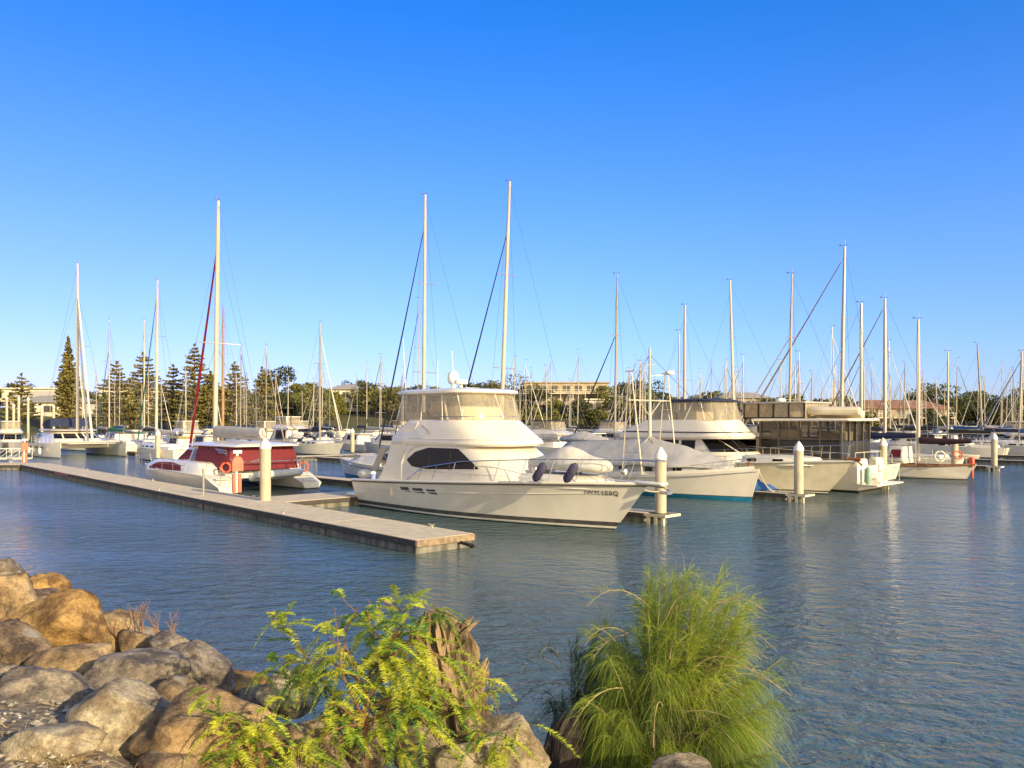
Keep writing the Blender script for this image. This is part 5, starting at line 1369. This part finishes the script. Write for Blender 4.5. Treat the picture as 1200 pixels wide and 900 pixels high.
# ------------------------------------------------------------ more far berths: walkways and motor boats
for k,(u_,va,vb,lab) in enumerate(((-76,30,122,'long far walkway pontoon left of centre in the second row'),(-101,36,112,'farthest walkway pontoon at left in the third row'))):
    a=P(u_,va); c=P(u_,vb); pontoon('pontoon',lab,a,c,(S,-S),2.4,cleats=6)
for k,v in enumerate((44,56,68,80,92)):
    pontoon('finger_pontoon','finger pontoon among the far berths left of centre',P(-72,v),P(-59,v),NV,1.0,cleats=1,group='finger pontoons of the far berths')
    x,y=P(-58.5,v+0.5); pile(x,y,'white capped pile among the far berths left of centre',3.0,0.22,'white capped piles of the far berths')
rng=random.Random(23)
cv=[('navy',NAVY),('white',GEL),('pale canvas',PALEC),('blue',BLUEC),('black',BLACKC)]
k=0; tries=0
while k<60 and tries<6000:
    tries+=1
    px=rng.uniform(90,1215); Y=rng.uniform(98,184); x,y=at(px,Y)
    if y>shore(x)-12: continue
    u=(x-y)*S; v=(x+y)*S
    if not far_ok(u,v): continue
    placed.append((u,v)); k+=1; c_=rng.choice(cv); zone='at left' if px<600 else 'at right'
    motor_boat('distant small motor boat with %s top in the crowded far berths %s'%(c_[0],zone),px,Y=Y,L=rng.uniform(8,11.5),facing=rng.choice([-1,1]),fly=rng.random()<0.15,canvas=c_[1],detail=1 if Y<130 else 0,
        group='distant motor boats with %s tops %s'%(c_[0],zone),cabm=rng.choice([GEL,GEL,GEL2]))

# ------------------------------------------------------------ near bank
SOIL=mat('bank_soil',(0.32,0.24,0.15),0.95,(0.17,0.125,0.08),3.5,bump=0.05,bscale=14)
def bank_z(v,u=0):
    return float(np.interp(v,[-8,1.2,1.9,3.3,4.4,6.4,9],[2.9,2.62,2.3,1.6,0.6,-1.0,-2.5]))
b=MB(); rows=[]
for i in range(50):
    v=-8+17*i/49; rows.append([(*P(u,v),bank_z(v)+0.10*mnoise.noise((u*0.9,v*0.9,0))+0.05*mnoise.noise((u*3,v*3,0))) for u in np.linspace(-32,14,150)])
b.grid(rows); tag(b.build('bank',SOIL,ang=80),kind='structure')

def rock_mat(name,base,dark,light,lich=0.3,seed=0.0,moss=None):
    m=bpy.data.materials.new(name); m.use_nodes=True; n=m.node_tree.nodes; l=m.node_tree.links; b=n['Principled BSDF']; b.inputs['Roughness'].default_value=0.85; b.inputs['Specular IOR Level'].default_value=0.25
    tc=n.new('ShaderNodeTexCoord'); mp=n.new('ShaderNodeMapping'); mp.inputs['Location'].default_value=(seed,seed*1.7,-seed); l.new(tc.outputs['Object'],mp.inputs[0])
    def nz(sc,det,ro=0.6,dist=0.0):
        z=n.new('ShaderNodeTexNoise'); z.inputs['Scale'].default_value=sc; z.inputs['Detail'].default_value=det; z.inputs['Roughness'].default_value=ro; z.inputs['Distortion'].default_value=dist; l.new(mp.outputs[0],z.inputs['Vector']); return z
    def ramp(src,p0,p1,c0,c1,out='Fac'):
        r=n.new('ShaderNodeValToRGB'); r.color_ramp.elements[0].position=p0; r.color_ramp.elements[1].position=p1; r.color_ramp.elements[0].color=(*c0,1); r.color_ramp.elements[1].color=(*c1,1); l.new(src.outputs[out],r.inputs[0]); return r
    def mixc(f,a,b_,t='MIX'):
        x=n.new('ShaderNodeMix'); x.data_type='RGBA'; x.blend_type=t; l.new(f,x.inputs['Factor']) if not isinstance(f,float) else setattr(x.inputs['Factor'],'default_value',f); l.new(a,x.inputs['A']); l.new(b_,x.inputs['B']); return x.outputs['Result']
    r1=ramp(nz(1.8,8,0.65,0.6),0.35,0.66,base,light)
    r2=ramp(nz(4.5,9,0.7),0.42,0.58,(0,0,0),(1,1,1)); dk=n.new('ShaderNodeRGB'); dk.outputs[0].default_value=(*dark,1)
    c=mixc(r2.outputs[0],dk.outputs[0],r1.outputs[0])
    # fine speckle
    sp=ramp(nz(38,4,0.8),0.38,0.62,(0.62,0.60,0.58),(1.15,1.15,1.12)); c=mixc(0.8,c,sp.outputs[0],'MULTIPLY')
    # pale lichen rosettes
    vo=n.new('ShaderNodeTexVoronoi'); vo.inputs['Scale'].default_value=4.0; vo.inputs['Randomness'].default_value=1; l.new(mp.outputs[0],vo.inputs['Vector'])
    lr=ramp(vo,0.12+0.12*lich,0.16+0.12*lich,(1,1,1),(0,0,0),'Distance'); lm=ramp(nz(1.1,2),0.62-0.18*lich,0.66-0.18*lich,(0,0,0),(1,1,1))
    mm=n.new('ShaderNodeMath'); mm.operation='MULTIPLY'; l.new(lr.outputs[0],mm.inputs[0]); l.new(lm.outputs[0],mm.inputs[1]); m2_=n.new('ShaderNodeMath'); m2_.operation='MULTIPLY'; m2_.inputs[1].default_value=0.75*min(1,lich*1.6); l.new(mm.outputs[0],m2_.inputs[0])
    li=n.new('ShaderNodeRGB'); li.outputs[0].default_value=(0.46,0.45,0.40,1); c=mixc(m2_.outputs[0],c,li.outputs[0])
    l.new(c,b.inputs['Base Color'])
    bp=n.new('ShaderNodeBump'); bp.inputs['Distance'].default_value=0.05; bp.inputs['Strength'].default_value=1; l.new(nz(9,10,0.7).outputs['Fac'],bp.inputs['Height'])
    bp2=n.new('ShaderNodeBump'); bp2.inputs['Distance'].default_value=0.010; bp2.inputs['Strength'].default_value=1; l.new(nz(60,5,0.7).outputs['Fac'],bp2.inputs['Height']); l.new(bp.outputs[0],bp2.inputs['Normal']); l.new(bp2.outputs[0],b.inputs['Normal'])
    return m
RK={'tan':rock_mat('tan_rock',(0.438,0.290,0.144),(0.158,0.109,0.063),(0.656,0.483,0.276),0.2,1.0),
    'gold':rock_mat('golden_rock',(0.495,0.290,0.100),(0.177,0.099,0.041),(0.660,0.441,0.188),0.1,4.0),
    'grey':rock_mat('grey_brown_rock',(0.389,0.308,0.226),(0.146,0.121,0.101),(0.608,0.495,0.364),0.5,9.0),
    'pale':rock_mat('pale_sandstone_rock',(0.608,0.471,0.301),(0.268,0.205,0.138),(0.712,0.641,0.451),0.3,14.0),
    'dark':rock_mat('dark_brown_rock',(0.243,0.169,0.106),(0.085,0.060,0.050),(0.438,0.314,0.188),0.9,20.0)}
_ico=None
def rock(px,py,wpx,hpx,D,kind,label,seed,cuts=11,rot=0.0,depth=0.85,group=None,xyz=None,sub=4,name='boulder',size=None):
    global _ico
    if xyz is None: x,y=at(px,D); z=Zat(py,D)
    else: x,y,z=xyz
    sx,sz=(wpx*D/950/2,hpx*D/950/2) if size is None else size
    sy=max(sx*depth,sz*0.8)
    bm=bmesh.new(); bmesh.ops.create_icosphere(bm,subdivisions=sub,radius=1.0)
    r=random.Random(seed); pl=[]
    for i in range(cuts):
        nrm=Vector((r.gauss(0,1),r.gauss(0,1),r.gauss(0,1))).normalized(); pl.append((nrm,r.uniform(0.62,0.90)))
    off=Vector((seed*3.1,seed*1.3,seed*2.2))
    for v in bm.verts:
        p=v.co.copy(); p*=1+0.24*mnoise.noise(p*1.0+off)
        for nrm,d in pl:
            k=p.dot(nrm)-d
            if k>0: p-=nrm*k*0.93
        p*=1+0.075*mnoise.noise(p*2.6+off)+0.045*mnoise.noise(p*6+off)+0.028*mnoise.noise(p*14+off)-0.05*max(0,1-abs(mnoise.noise(p*1.7+off*2))*14)
        v.co=(p.x*sx*1.24,p.y*sy*1.24,p.z*sz*1.24)
    me=bpy.data.meshes.new(name); bm.to_mesh(me); bm.free(); me.materials.append(RK[kind])
    me.polygons.foreach_set('use_smooth',[True]*len(me.polygons))
    o=bpy.data.objects.new(name,me); col.objects.link(o); o.location=(x,y,z); o.rotation_euler=(r.uniform(-0.1,0.1),rot,r.uniform(-0.3,0.3))
    return tag(o,label,'rock',group)
rocks=[
 (12,706,62,64,8.6,'tan','tan boulder at the left edge with a paler top',0.0),
 (48,692,50,36,10.2,'gold','small rounded golden boulder topping the pile at the back left',0.0),
 (0,668,46,28,10.8,'grey','boulder cut by the left edge at the top of the pile',0.0),
 (70,732,112,68,7.4,'gold','largest golden boulder with a rounded top at left',0.1),
 (128,748,70,56,7.8,'tan','brown boulder leaning on the right of the largest golden boulder',0.5),
 (16,764,80,66,6.2,'dark','dark boulder with a lit face at the left edge',0.3),
 (4,806,40,44,5.2,'grey','grey boulder cut by the left edge below the dark one',0.0),
 (88,780,92,42,6.0,'tan','tan flat topped boulder below the largest golden boulder',-0.1),
 (32,790,42,32,6.1,'grey','small grey rock wedged between the dark boulder and the flat topped one',0.0),
 (60,822,120,54,4.9,'grey','long grey boulder sloping down to the left',0.2),
 (150,798,120,60,5.6,'grey','long pale brown boulder right of the flat topped one',-0.15),
 (140,848,110,76,4.4,'pale','pale angular boulder with a ridged top in the lower left',0.1),
 (208,824,66,50,5.2,'dark','dark boulder with round pale lichen spots',0.2),
 (66,872,92,40,3.9,'pale','low pale rock at the lower left edge of the gravel',0.0),
 (250,862,136,82,4.3,'tan','big brown boulder behind the yellow shrub fronds',0.2),
 (158,754,36,30,7.6,'dark','dark rock beneath the dry twigs',0.2),
 (205,768,62,40,7.3,'grey','grey purple rock at the water edge right of the twigs',0.2),
 (238,785,80,50,6.6,'grey','grey boulder with a pale lit facet by the water',0.3),
 (180,784,40,30,7.0,'dark','small dark grey rock below the dry twigs',0.0),
 (285,798,60,22,6.9,'gold','flat golden edged rock at the water line',0.15),
 (336,814,66,46,5.7,'pale','cream angular rock left of the shrub stem',-0.2),
 (300,830,50,46,5.9,'grey','shaded grey rock left of the cream angular rock',0.0),
 (590,874,92,80,4.6,'pale','cream boulder with a steep right edge right of the stump',0.3),
 (500,880,70,62,4.5,'grey','grey rounded boulder at the foot of the stump',0.1),
 (545,892,60,40,4.3,'pale','pale rock in front of the stump foot',0.0),
 (420,870,100,70,4.7,'grey','brown rock hidden behind the shrub stem',0.0),
 (350,880,90,60,4.4,'dark','dark brown rock under the shrub at lower centre left',0.1),
 (795,903,62,32,4.3,'grey','top of a grey rock at the foot of the right hand bush',0.0),
 (200,896,60,30,4.0,'dark','dark low rock at the bottom edge left of the big brown boulder',0.0),
 (455,838,70,40,5.2,'dark','shaded rock behind the shrub and left of the stump',0.0),
]
for i,(px,py,w,h,D,k,lab,rt) in enumerate(rocks): rock(px,py,w,h,D,k,lab,i+3,rot=rt)
# smaller rubble filling the gaps between and under the boulders
rng=random.Random(31)
for i in range(90):
    u=rng.uniform(-14,-0.8) if i<70 else rng.uniform(-2.5,2.5); v=rng.uniform(2.0,5.6); x,y=P(u,v); sz=rng.uniform(0.22,0.42)
    z=bank_z(v)+sz*0.1
    if y<3.6: continue
    rock(0,0,0,0,0,rng.choice(['tan','grey','dark','grey']),'half hidden filler rock between the bank boulders',100+i,xyz=(x,y,z),size=(sz,sz*0.7),sub=3,name='bank_rock',group='filler rocks of the bank')
# loose gravel and shell grit on the soil patch
def scatter(name,n,ub,vb,smin,smax,m_,seed,lift=0.0):
    r=np.random.RandomState(seed); V=[];F=[]; oc=np.array([(1,0,0),(-1,0,0),(0,1,0),(0,-1,0),(0,0,1),(0,0,-1)],float); of=[(0,2,4),(2,1,4),(1,3,4),(3,0,4),(2,0,5),(1,2,5),(3,1,5),(0,3,5)]
    for i in range(n):
        u=r.uniform(*ub); v=r.uniform(*vb); x,y=P(u,v); s_=r.uniform(smin,smax)
        z=bank_z(v)+0.10*mnoise.noise((u*0.9,v*0.9,0))+0.05*mnoise.noise((u*3,v*3,0))+lift
        p=oc*(s_*r.uniform(0.6,1.4,(6,1)))*np.array([1,1,0.5]); a=r.uniform(0,6.28); c,s2=math.cos(a),math.sin(a); p=p@np.array([[c,s2,0],[-s2,c,0],[0,0,1]])+[x,y,z]
        b0=len(V); V+=p.tolist(); F+=[[b0+k for k in f] for f in of]
    me=bpy.data.meshes.new(name); me.from_pydata(V,[],F); me.materials.append(m_); me.update(); o=bpy.data.objects.new(name,me); col.objects.link(o); tag(o,kind='stuff'); return o
GRAV=mat('gravel',(0.40,0.35,0.27),0.9,(0.16,0.13,0.10),9,contrast=(0.4,0.6))
tag(scatter('gravel',5200,(-6,0.5),(0.3,3.2),0.006,0.028,GRAV,1),'loose gravel and shell grit on the soil','gravel')
tag(scatter('shell_grit',500,(-5,-1),(0.6,2.6),0.004,0.010,WHITEP,2,0.01),'white shell grit scattered on the soil','shell grit')

# ------------------------------------------------------------ plants of the bank
def strips(paths_list,width,name,m_,parent,seed=0,taper=True):
    """paths_list: array (n,k,3) polylines -> flat ribbons facing random directions"""
    A=np.asarray(paths_list); n,k,_=A.shape; r=np.random.RandomState(seed)
    d=A[:,-1]-A[:,0]; d/=np.linalg.norm(d,axis=1)[:,None]+1e-9; q=r.normal(size=(n,3)); q-=d*(q*d).sum(1)[:,None]; q/=np.linalg.norm(q,axis=1)[:,None]+1e-9
    w=np.full((n,k),1.0)*(np.asarray(width)[:,None] if np.ndim(width) else width)
    if taper: w=w*np.linspace(1,0.25,k)[None,:]
    L_=A-q[:,None,:]*w[:,:,None]/2; R_=A+q[:,None,:]*w[:,:,None]/2
    V=np.stack([L_,R_],axis=2).reshape(-1,3)
    base=(np.arange(n)*k*2)[:,None]+(np.arange(k-1)*2)[None,:]; F=np.stack([base,base+1,base+3,base+2],axis=-1).reshape(-1)
    nf=n*(k-1); me=bpy.data.meshes.new(name); me.vertices.add(len(V)); me.vertices.foreach_set('co',V.astype(np.float32).ravel())
    me.loops.add(nf*4); me.loops.foreach_set('vertex_index',F.astype(np.int32)); me.polygons.add(nf); me.polygons.foreach_set('loop_start',np.arange(0,nf*4,4,dtype=np.int32)); me.polygons.foreach_set('loop_total',np.full(nf,4,dtype=np.int32))
    me.materials.append(m_); me.update(); me.validate(); o=bpy.data.objects.new(name,me); col.objects.link(o)
    if parent is not None: o.parent=parent
    return o
NEEDLE=mat('sheoak_needles',(0.38,0.46,0.055),0.55,(0.12,0.20,0.035),3.2,transl=0.45,spec=0.3,contrast=(0.35,0.62))
NEEDLED=mat('sheoak_inner_needles',(0.14,0.19,0.045),0.6,(0.07,0.10,0.03),5,transl=0.35,spec=0.2)  # darker needle colour near the stems paints the shade inside the bush
TWIG=mat('sheoak_twig',(0.42,0.33,0.17),0.8,(0.25,0.19,0.10),10)
def sheoak(cx,cy,z0,label,SR=1.0,SH=1.0,nb=200,nlead=70,ma=None,seed=77):
    r=np.random.RandomState(seed); t=thing('sheoak_bush',label,'bush',(0,0,0))
    N=[];tw=[];Wd=[]; Ni=[]; 
    tip_specs=[]
    base=np.array([cx,cy,z0])
    for i in range(nb):
        a=r.uniform(0,6.28); el=r.uniform(0.05,1.0)
        # target envelope: narrow at top, wide lower, windswept to the right
        f=r.uniform(0,1)**0.95; z=z0+0.25*SH+1.42*f*SH
        Rm=SR*0.66*math.sqrt(max(0.0,1-((f-0.22)/0.86)**2))*(0.6+0.5*r.uniform())
        if f>0.75: Rm*=0.8
        q=r.uniform(0.35,1.0)**0.5
        tip=base+np.array([Rm*q*math.cos(a)+0.02+0.14*f,Rm*q*math.sin(a)*0.8,z-z0])
        if a<1.2 or a>5.2: tip+=np.array([r.uniform(0,0.14),0,r.uniform(-0.05,0.05)])
        tip_specs.append(tip)
        b0=base+np.array([r.normal()*0.06,r.normal()*0.06,0.1+0.5*f*r.uniform(0.3,1)])
        ctrl=b0*0.45+tip*0.55+np.array([0,0,0.22*r.uniform(0.3,1.2)])
        pts=[]
        for s_ in np.linspace(0,1,9): pts.append((1-s_)**2*b0+2*s_*(1-s_)*ctrl+s_**2*tip)
        pts=np.array(pts); tw.append((pts,0.010-0.006*f))
        # needles: tufts off the outer 60% of the branch, drooping
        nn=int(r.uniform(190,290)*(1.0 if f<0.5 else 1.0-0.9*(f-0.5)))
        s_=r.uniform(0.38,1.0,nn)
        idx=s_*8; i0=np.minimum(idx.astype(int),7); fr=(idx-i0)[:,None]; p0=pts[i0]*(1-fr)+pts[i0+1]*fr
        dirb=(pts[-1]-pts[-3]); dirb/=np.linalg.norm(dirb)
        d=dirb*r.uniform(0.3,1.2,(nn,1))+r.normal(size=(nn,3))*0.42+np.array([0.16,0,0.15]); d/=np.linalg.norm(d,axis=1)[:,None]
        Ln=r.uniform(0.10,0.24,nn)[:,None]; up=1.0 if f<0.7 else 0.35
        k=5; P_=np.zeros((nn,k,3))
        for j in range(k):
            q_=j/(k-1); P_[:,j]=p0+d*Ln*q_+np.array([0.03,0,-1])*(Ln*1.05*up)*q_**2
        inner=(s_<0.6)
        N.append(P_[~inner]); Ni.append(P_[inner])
    # long wispy leaders
    for i in range(nlead):
        a=r.uniform(-0.7,0.9) if i%3 else r.uniform(0,6.28)
        b0=base+np.array([0.35*math.cos(a)*r.uniform(0,1),0.3*math.sin(a),r.uniform(0.6,1.5)])*np.array([SR,SR,SH])
        L_=r.uniform(0.25,0.65); d=np.array([math.cos(a)*r.uniform(0.2,1),math.sin(a)*0.4,r.uniform(0.1,1.0)]); d/=np.linalg.norm(d)
        pts=np.array([b0+d*L_*s_+np.array([0.02,0,-0.35*L_])*s_**2*2 for s_ in np.linspace(0,1,9)]); tw.append((pts,0.004))
        nn=26; s_=r.uniform(0.3,1,nn); i0=np.minimum((s_*8).astype(int),7); p0=pts[i0]
        dd=d+r.normal(size=(nn,3))*0.35; dd/=np.linalg.norm(dd,axis=1)[:,None]; Ln=r.uniform(0.06,0.15,nn)[:,None]; k=5; P_=np.zeros((nn,k,3))
        for j in range(k): q_=j/(k-1); P_[:,j]=p0+dd*Ln*q_+np.array([0.05,0,-1])*Ln*0.5*q_**2
        N.append(P_)
    N=np.concatenate(N); Ni=np.concatenate(Ni)
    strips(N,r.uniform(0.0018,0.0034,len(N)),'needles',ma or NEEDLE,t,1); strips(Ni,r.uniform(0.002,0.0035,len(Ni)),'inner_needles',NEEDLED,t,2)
    m=MB()
    for pts,rr in tw: m.tube([tuple(p) for p in pts],[rr*(1-0.08*i) for i in range(9)],4)
    m.build('branches',TWIG,t)
    m=MB(); m.tube([(cx,cy,z0-0.6),(cx+0.02,cy,z0+0.3*SH),(cx+0.06,cy,z0+1.0*SH)],[0.08,0.06,0.02],8); m.build('trunk',BARK,t)
    return t
bx,by=at(772,4.9)
sheoak(bx,by,1.62,'feathery yellow green sheoak bush at lower right in front of the water')
bx,by=at(672,5.5)
sheoak(bx,by,1.35,'darker wispy sheoak sapling behind the dark stump at the left of the feathery bush',SR=0.55,SH=0.85,nb=60,nlead=26,ma=mat('blue_green_needles',(0.12,0.17,0.06),0.6,(0.05,0.09,0.04),5,transl=0.35),seed=12)
# dark rough trunk at the left foot of the bush
DARKB=mat('dark_rough_bark',(0.075,0.055,0.045),0.95,(0.03,0.023,0.02),9,bump=0.04,bscale=16,stretch=(1,1,0.4))
m=MB(); tx,ty=at(655,5.0)
def roughtube(m,pts,rs,n=20,amp=0.2,seed=0,fr=7,ridges=9):
    pts=[Vector(p) for p in pts]; rings=[]; K=26
    for i in range(K):
        s_=i/(K-1)*(len(pts)-1); i0=min(int(s_),len(pts)-2); f=s_-i0; c=pts[i0].lerp(pts[i0+1],f); rr=rs[i0]+(rs[i0+1]-rs[i0])*f
        ring=[]
        for j in range(n):
            a=2*math.pi*j/n; k=1+amp*(mnoise.noise((math.cos(a)*1.5*ridges/4,math.sin(a)*1.5*ridges/4,c.z*2.2+seed))+0.6*mnoise.noise((math.cos(a)*fr,math.sin(a)*fr,c.z*9+seed)))
            ring.append((c.x+rr*k*math.cos(a),c.y+rr*k*math.sin(a),c.z))
        rings.append(ring)
    m.loft(rings)
roughtube(m,[(tx-0.12,ty,1.2),(tx-0.04,ty,1.9),(tx+0.05,ty,2.28),(tx+0.08,ty,2.40)],[0.20,0.16,0.11,0.05],n=40,amp=0.35,seed=3,ridges=16)
tag(m.build('tree_stump',DARKB,None,ang=80),'dark rough barked stump at the left foot of the feathery bush','stump')
# pale split stump
STB=mat('dead_stump_bark',(0.27,0.195,0.11),0.95,(0.09,0.065,0.04),8,bump=0.06,bscale=14,stretch=(1,1,0.45),contrast=(0.38,0.58))
sx_,sy_=at(527,4.75)
t=thing('dead_stump','pale broken tree stump with splintered top between shrub and bush','stump',(sx_,sy_,0))
m=MB(); roughtube(m,[(0.10,0,1.6),(0.06,0,2.25),(0.0,0,2.72),(-0.05,0,2.98),(-0.08,0,3.08)],[0.25,0.20,0.165,0.13,0.06],n=60,amp=0.5,seed=8,fr=13,ridges=24); m.build('trunk',STB,t,ang=60)
m=MB(); r=random.Random(4)
for i in range(13):
    a=r.uniform(0,6.28); z=r.uniform(2.82,3.0); q=0.11; m.tube([(q*math.cos(a)-0.05,q*math.sin(a),z-0.1),(q*1.3*math.cos(a)-0.04,q*1.3*math.sin(a),z+0.05),(q*1.6*math.cos(a)-0.03+r.uniform(-0.03,0.05),q*1.5*math.sin(a),z+r.uniform(0.07,0.13))],[0.026,0.016,0.003],5)
for i in range(6):
    z=r.uniform(2.5,2.8); m.tube([(0.12,-0.05,z-0.08),(0.19,-0.06,z+0.0),(0.22+r.uniform(0,0.04),-0.05,z+r.uniform(0.05,0.1))],[0.035,0.02,0.003],5)
m.each('splinter',STB,t)
# yellow green feathery shrub (bipinnate leaves)
LEAFY=mat('acacia_leaf',(0.66,0.66,0.07),0.5,(0.36,0.48,0.05),4.0,transl=0.5,spec=0.3,contrast=(0.35,0.62)); LEAFG=mat('acacia_shaded_leaf',(0.16,0.30,0.045),0.55,(0.08,0.17,0.03),6,transl=0.4)  # LEAFG: darker leaf copy, shade put into the colour, used at random
REDST=mat('red_stem',(0.24,0.095,0.05),0.7,(0.15,0.08,0.04),8)
def feather_shrub(label,stems,seed,density=1.0,m_leaf=LEAFY,name='feathery_shrub'):
    """stems: list of control polylines; fronds hang off them"""
    r=np.random.RandomState(seed); t=thing(name,label,'shrub',(0,0,0)); m=MB(); LF=[];LF2_=[]
    fm=MB()
    for st,rad in stems:
        st=np.array(st,float); K=14
        # smooth interpolation
        s_=np.linspace(0,len(st)-1,K); pts=np.array([[np.interp(q,range(len(st)),st[:,c]) for c in range(3)] for q in s_])
        for _ in range(2): pts[1:-1]=(pts[:-2]+pts[1:-1]*2+pts[2:])/4
        m.tube([tuple(p) for p in pts],[rad*(1-0.75*i/(K-1)) for i in range(K)],5)
        L_=np.linalg.norm(np.diff(pts,axis=0),axis=1).sum(); nf=int(L_*34*density)
        for f in range(nf):
            q=r.uniform(0.15,1.0); ii=q*(K-1); i0=min(int(ii),K-2); p=pts[i0]+(pts[i0+1]-pts[i0])*(ii-i0)
            d=(pts[i0+1]-pts[i0]); d/=np.linalg.norm(d)+1e-9
            fd=d*0.5+r.normal(size=3)*0.75; fd[2]*=0.5; fd/=np.linalg.norm(fd)
            fl=r.uniform(0.12,0.27); droop=r.uniform(0.2,0.95)
            nseg=9; fp=np.array([p+fd*fl*x_+np.array([0.02,0,-droop*fl])*x_**2 for x_ in np.linspace(0,1,nseg)])
            fm.tube([tuple(a_) for a_ in fp[::2]],[0.0022,0.0018,0.0014,0.001,0.0006],3)
            # pinnae pairs with leaflets: drawn as small narrow leaves
            perp=np.cross(fd,[0,0,1]); perp/=np.linalg.norm(perp)+1e-9; up=np.cross(perp,fd)
            nl=int(46*fl/0.2)
            for sgn in (-1,1):
                x_=np.linspace(0.10,1,nl)+r.normal(size=nl)*0.01; x_=np.clip(x_,0,1)
                pb=p+fd*fl*x_[:,None]+np.array([0.02,0,-droop*fl])*(x_**2)[:,None]
                ll=(0.026*np.sin(np.pi*np.clip(x_*0.85+0.12,0,1))+0.008)[:,None]
                dr=perp*sgn+fd*0.45+up*r.normal(size=(nl,1))*0.25+np.array([0,0,-0.25]); dr/=np.linalg.norm(dr,axis=1)[:,None]
                P_=np.stack([pb,pb+dr*ll*0.5,pb+dr*ll],axis=1)
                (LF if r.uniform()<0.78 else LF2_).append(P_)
    LF=np.concatenate(LF); LF2_=np.concatenate(LF2_)
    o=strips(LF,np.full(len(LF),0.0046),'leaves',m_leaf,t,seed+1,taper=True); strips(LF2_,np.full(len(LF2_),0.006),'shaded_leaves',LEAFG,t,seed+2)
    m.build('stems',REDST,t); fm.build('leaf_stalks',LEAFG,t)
    return t
def W(px,py,D): x,y=at(px,D); return (x,y,Zat(py,D))
R_=random.Random(9)
EXTRA=[((440,800),(500,760),(560,790)),((430,830),(470,815),(500,850)),((430,850),(400,850),(330,900)),((425,800),(380,770),(350,790)),((445,770),(480,720),(450,705)),((435,860),(460,870),(470,905)),((430,870),(400,880),(370,905)),((440,780),(470,760),(500,790)),((430,800),(400,750),(420,710)),((430,850),(415,820),(385,860))]
root=W(432,905,4.3); st=[]
st.append(([root,W(425,830,4.3),W(440,760,4.35),W(430,715,4.4)],0.013))
for (a,b_,c_) in EXTRA+list((((425,840),(400,790),(392,712)),((425,840),(450,770),(470,720)),((430,820),(480,760),(505,735)),((440,790),(500,730),(515,700)),((428,860),(470,800),(540,830)),((425,850),(480,820),(520,880)),
                  ((430,870),(455,840),(480,900)),((425,850),(390,820),(360,870)),((430,820),(410,770),(375,735)),((440,790),(460,740),(430,702)),((435,800),(490,790),(560,840)),((430,830),(505,800),(555,870)),
                  ((440,770),(475,735),(520,775)),((430,800),(450,750),(400,700)))):
    D=4.3+R_.uniform(-0.25,0.25); st.append(([W(*a,4.3),W(*b_,D),W(*c_,D)],0.007))
feather_shrub('yellow green feathery leaved shrub with a red stem at lower centre left',st,5,0.68)
st2=[([W(420,868,4.5),W(380,800,4.7),W(342,745,4.75),W(316,718,4.8)],0.009),([W(390,815,4.7),W(350,770,4.7),W(300,790,4.8)],0.005)]
feather_shrub('single long arching shoot with red stem reaching left of the yellow shrub',st2,6,0.9,name='leafy_shoot')
st3=[([W(300,915,4.0),W(270,860,4.0),W(238,800,4.1)],0.005),([W(280,905,4.0),W(265,880,4.0),W(235,895,4.0)],0.005),([W(310,915,4.0),W(300,860,4.0),W(310,830,4.0)],0.005),([W(300,905,4.0),W(330,870,4.0),W(370,890,4.0)],0.005),([W(300,910,4.0),W(285,850,4.0),W(262,835,4.0)],0.004)]
feather_shrub('low spray of yellow green feathery leaves in front of the big brown boulder',st3,7,1.0)
st4=[([W(560,910,4.2),W(590,850,4.3),W(570,790,4.3)],0.005),([W(560,910,4.2),W(555,870,4.2),W(575,835,4.2)],0.004),([W(580,900,4.2),W(600,840,4.2),W(625,850,4.2)],0.004)]
feather_shrub('thin feathery sprig right of the pale stump in front of the cream boulder',st4,8,0.6)
# dry reddish twigs by the water
DRY=mat('dry_twig',(0.30,0.17,0.12),0.9,(0.2,0.12,0.09),10)
m=MB(); r=random.Random(2)
def twig(p,d,L_,rad,depth):
    q=p+d*L_; m.tube([tuple(p),tuple(p+d*L_*0.5+Vector((r.uniform(-1,1),r.uniform(-1,1),0))*L_*0.06),tuple(q)],[rad,rad*0.8,rad*0.5],4)
    if depth==0: return
    for k in range(r.choice([2,2,3])):
        nd=(d+Vector((r.uniform(-0.7,0.7),r.uniform(-0.5,0.5),r.uniform(-0.1,0.5)))).normalized(); twig(p+d*L_*r.uniform(0.45,1.0),nd,L_*r.uniform(0.5,0.75),rad*0.6,depth-1)
for px in (150,162,172,180,188,196,140,205): 
    twig(Vector(W(px,760,7.6)),Vector((r.uniform(-0.25,0.25),0,1)).normalized(),0.22,0.008,3)
tag(m.build('dry_bush',DRY,None),'leafless reddish dry twigs standing between rocks and water','shrub')
# dry grass and litter on the soil
r=np.random.RandomState(3); n_=3500; u_=r.uniform(-5,0.6,n_); v_=r.uniform(0.2,3.0,n_); Pp=np.zeros((n_,4,3))
for i in range(n_):
    x,y=P(u_[i],v_[i]); z=bank_z(v_[i]); a=r.uniform(0,6.28); h=r.uniform(0.02,0.09); s_=r.uniform(0.01,0.06)
    for j in range(4): q=j/3; Pp[i,j]=(x+math.cos(a)*s_*q,y+math.sin(a)*s_*q,z-0.01+h*q*(1-0.35*q))
tag(strips(Pp,np.full(n_,0.004),'dry_grass',mat('dry_grass',(0.38,0.29,0.13),0.9,(0.22,0.17,0.08),5),None,4),'sparse dry grass on the soil','grass',kind='stuff')
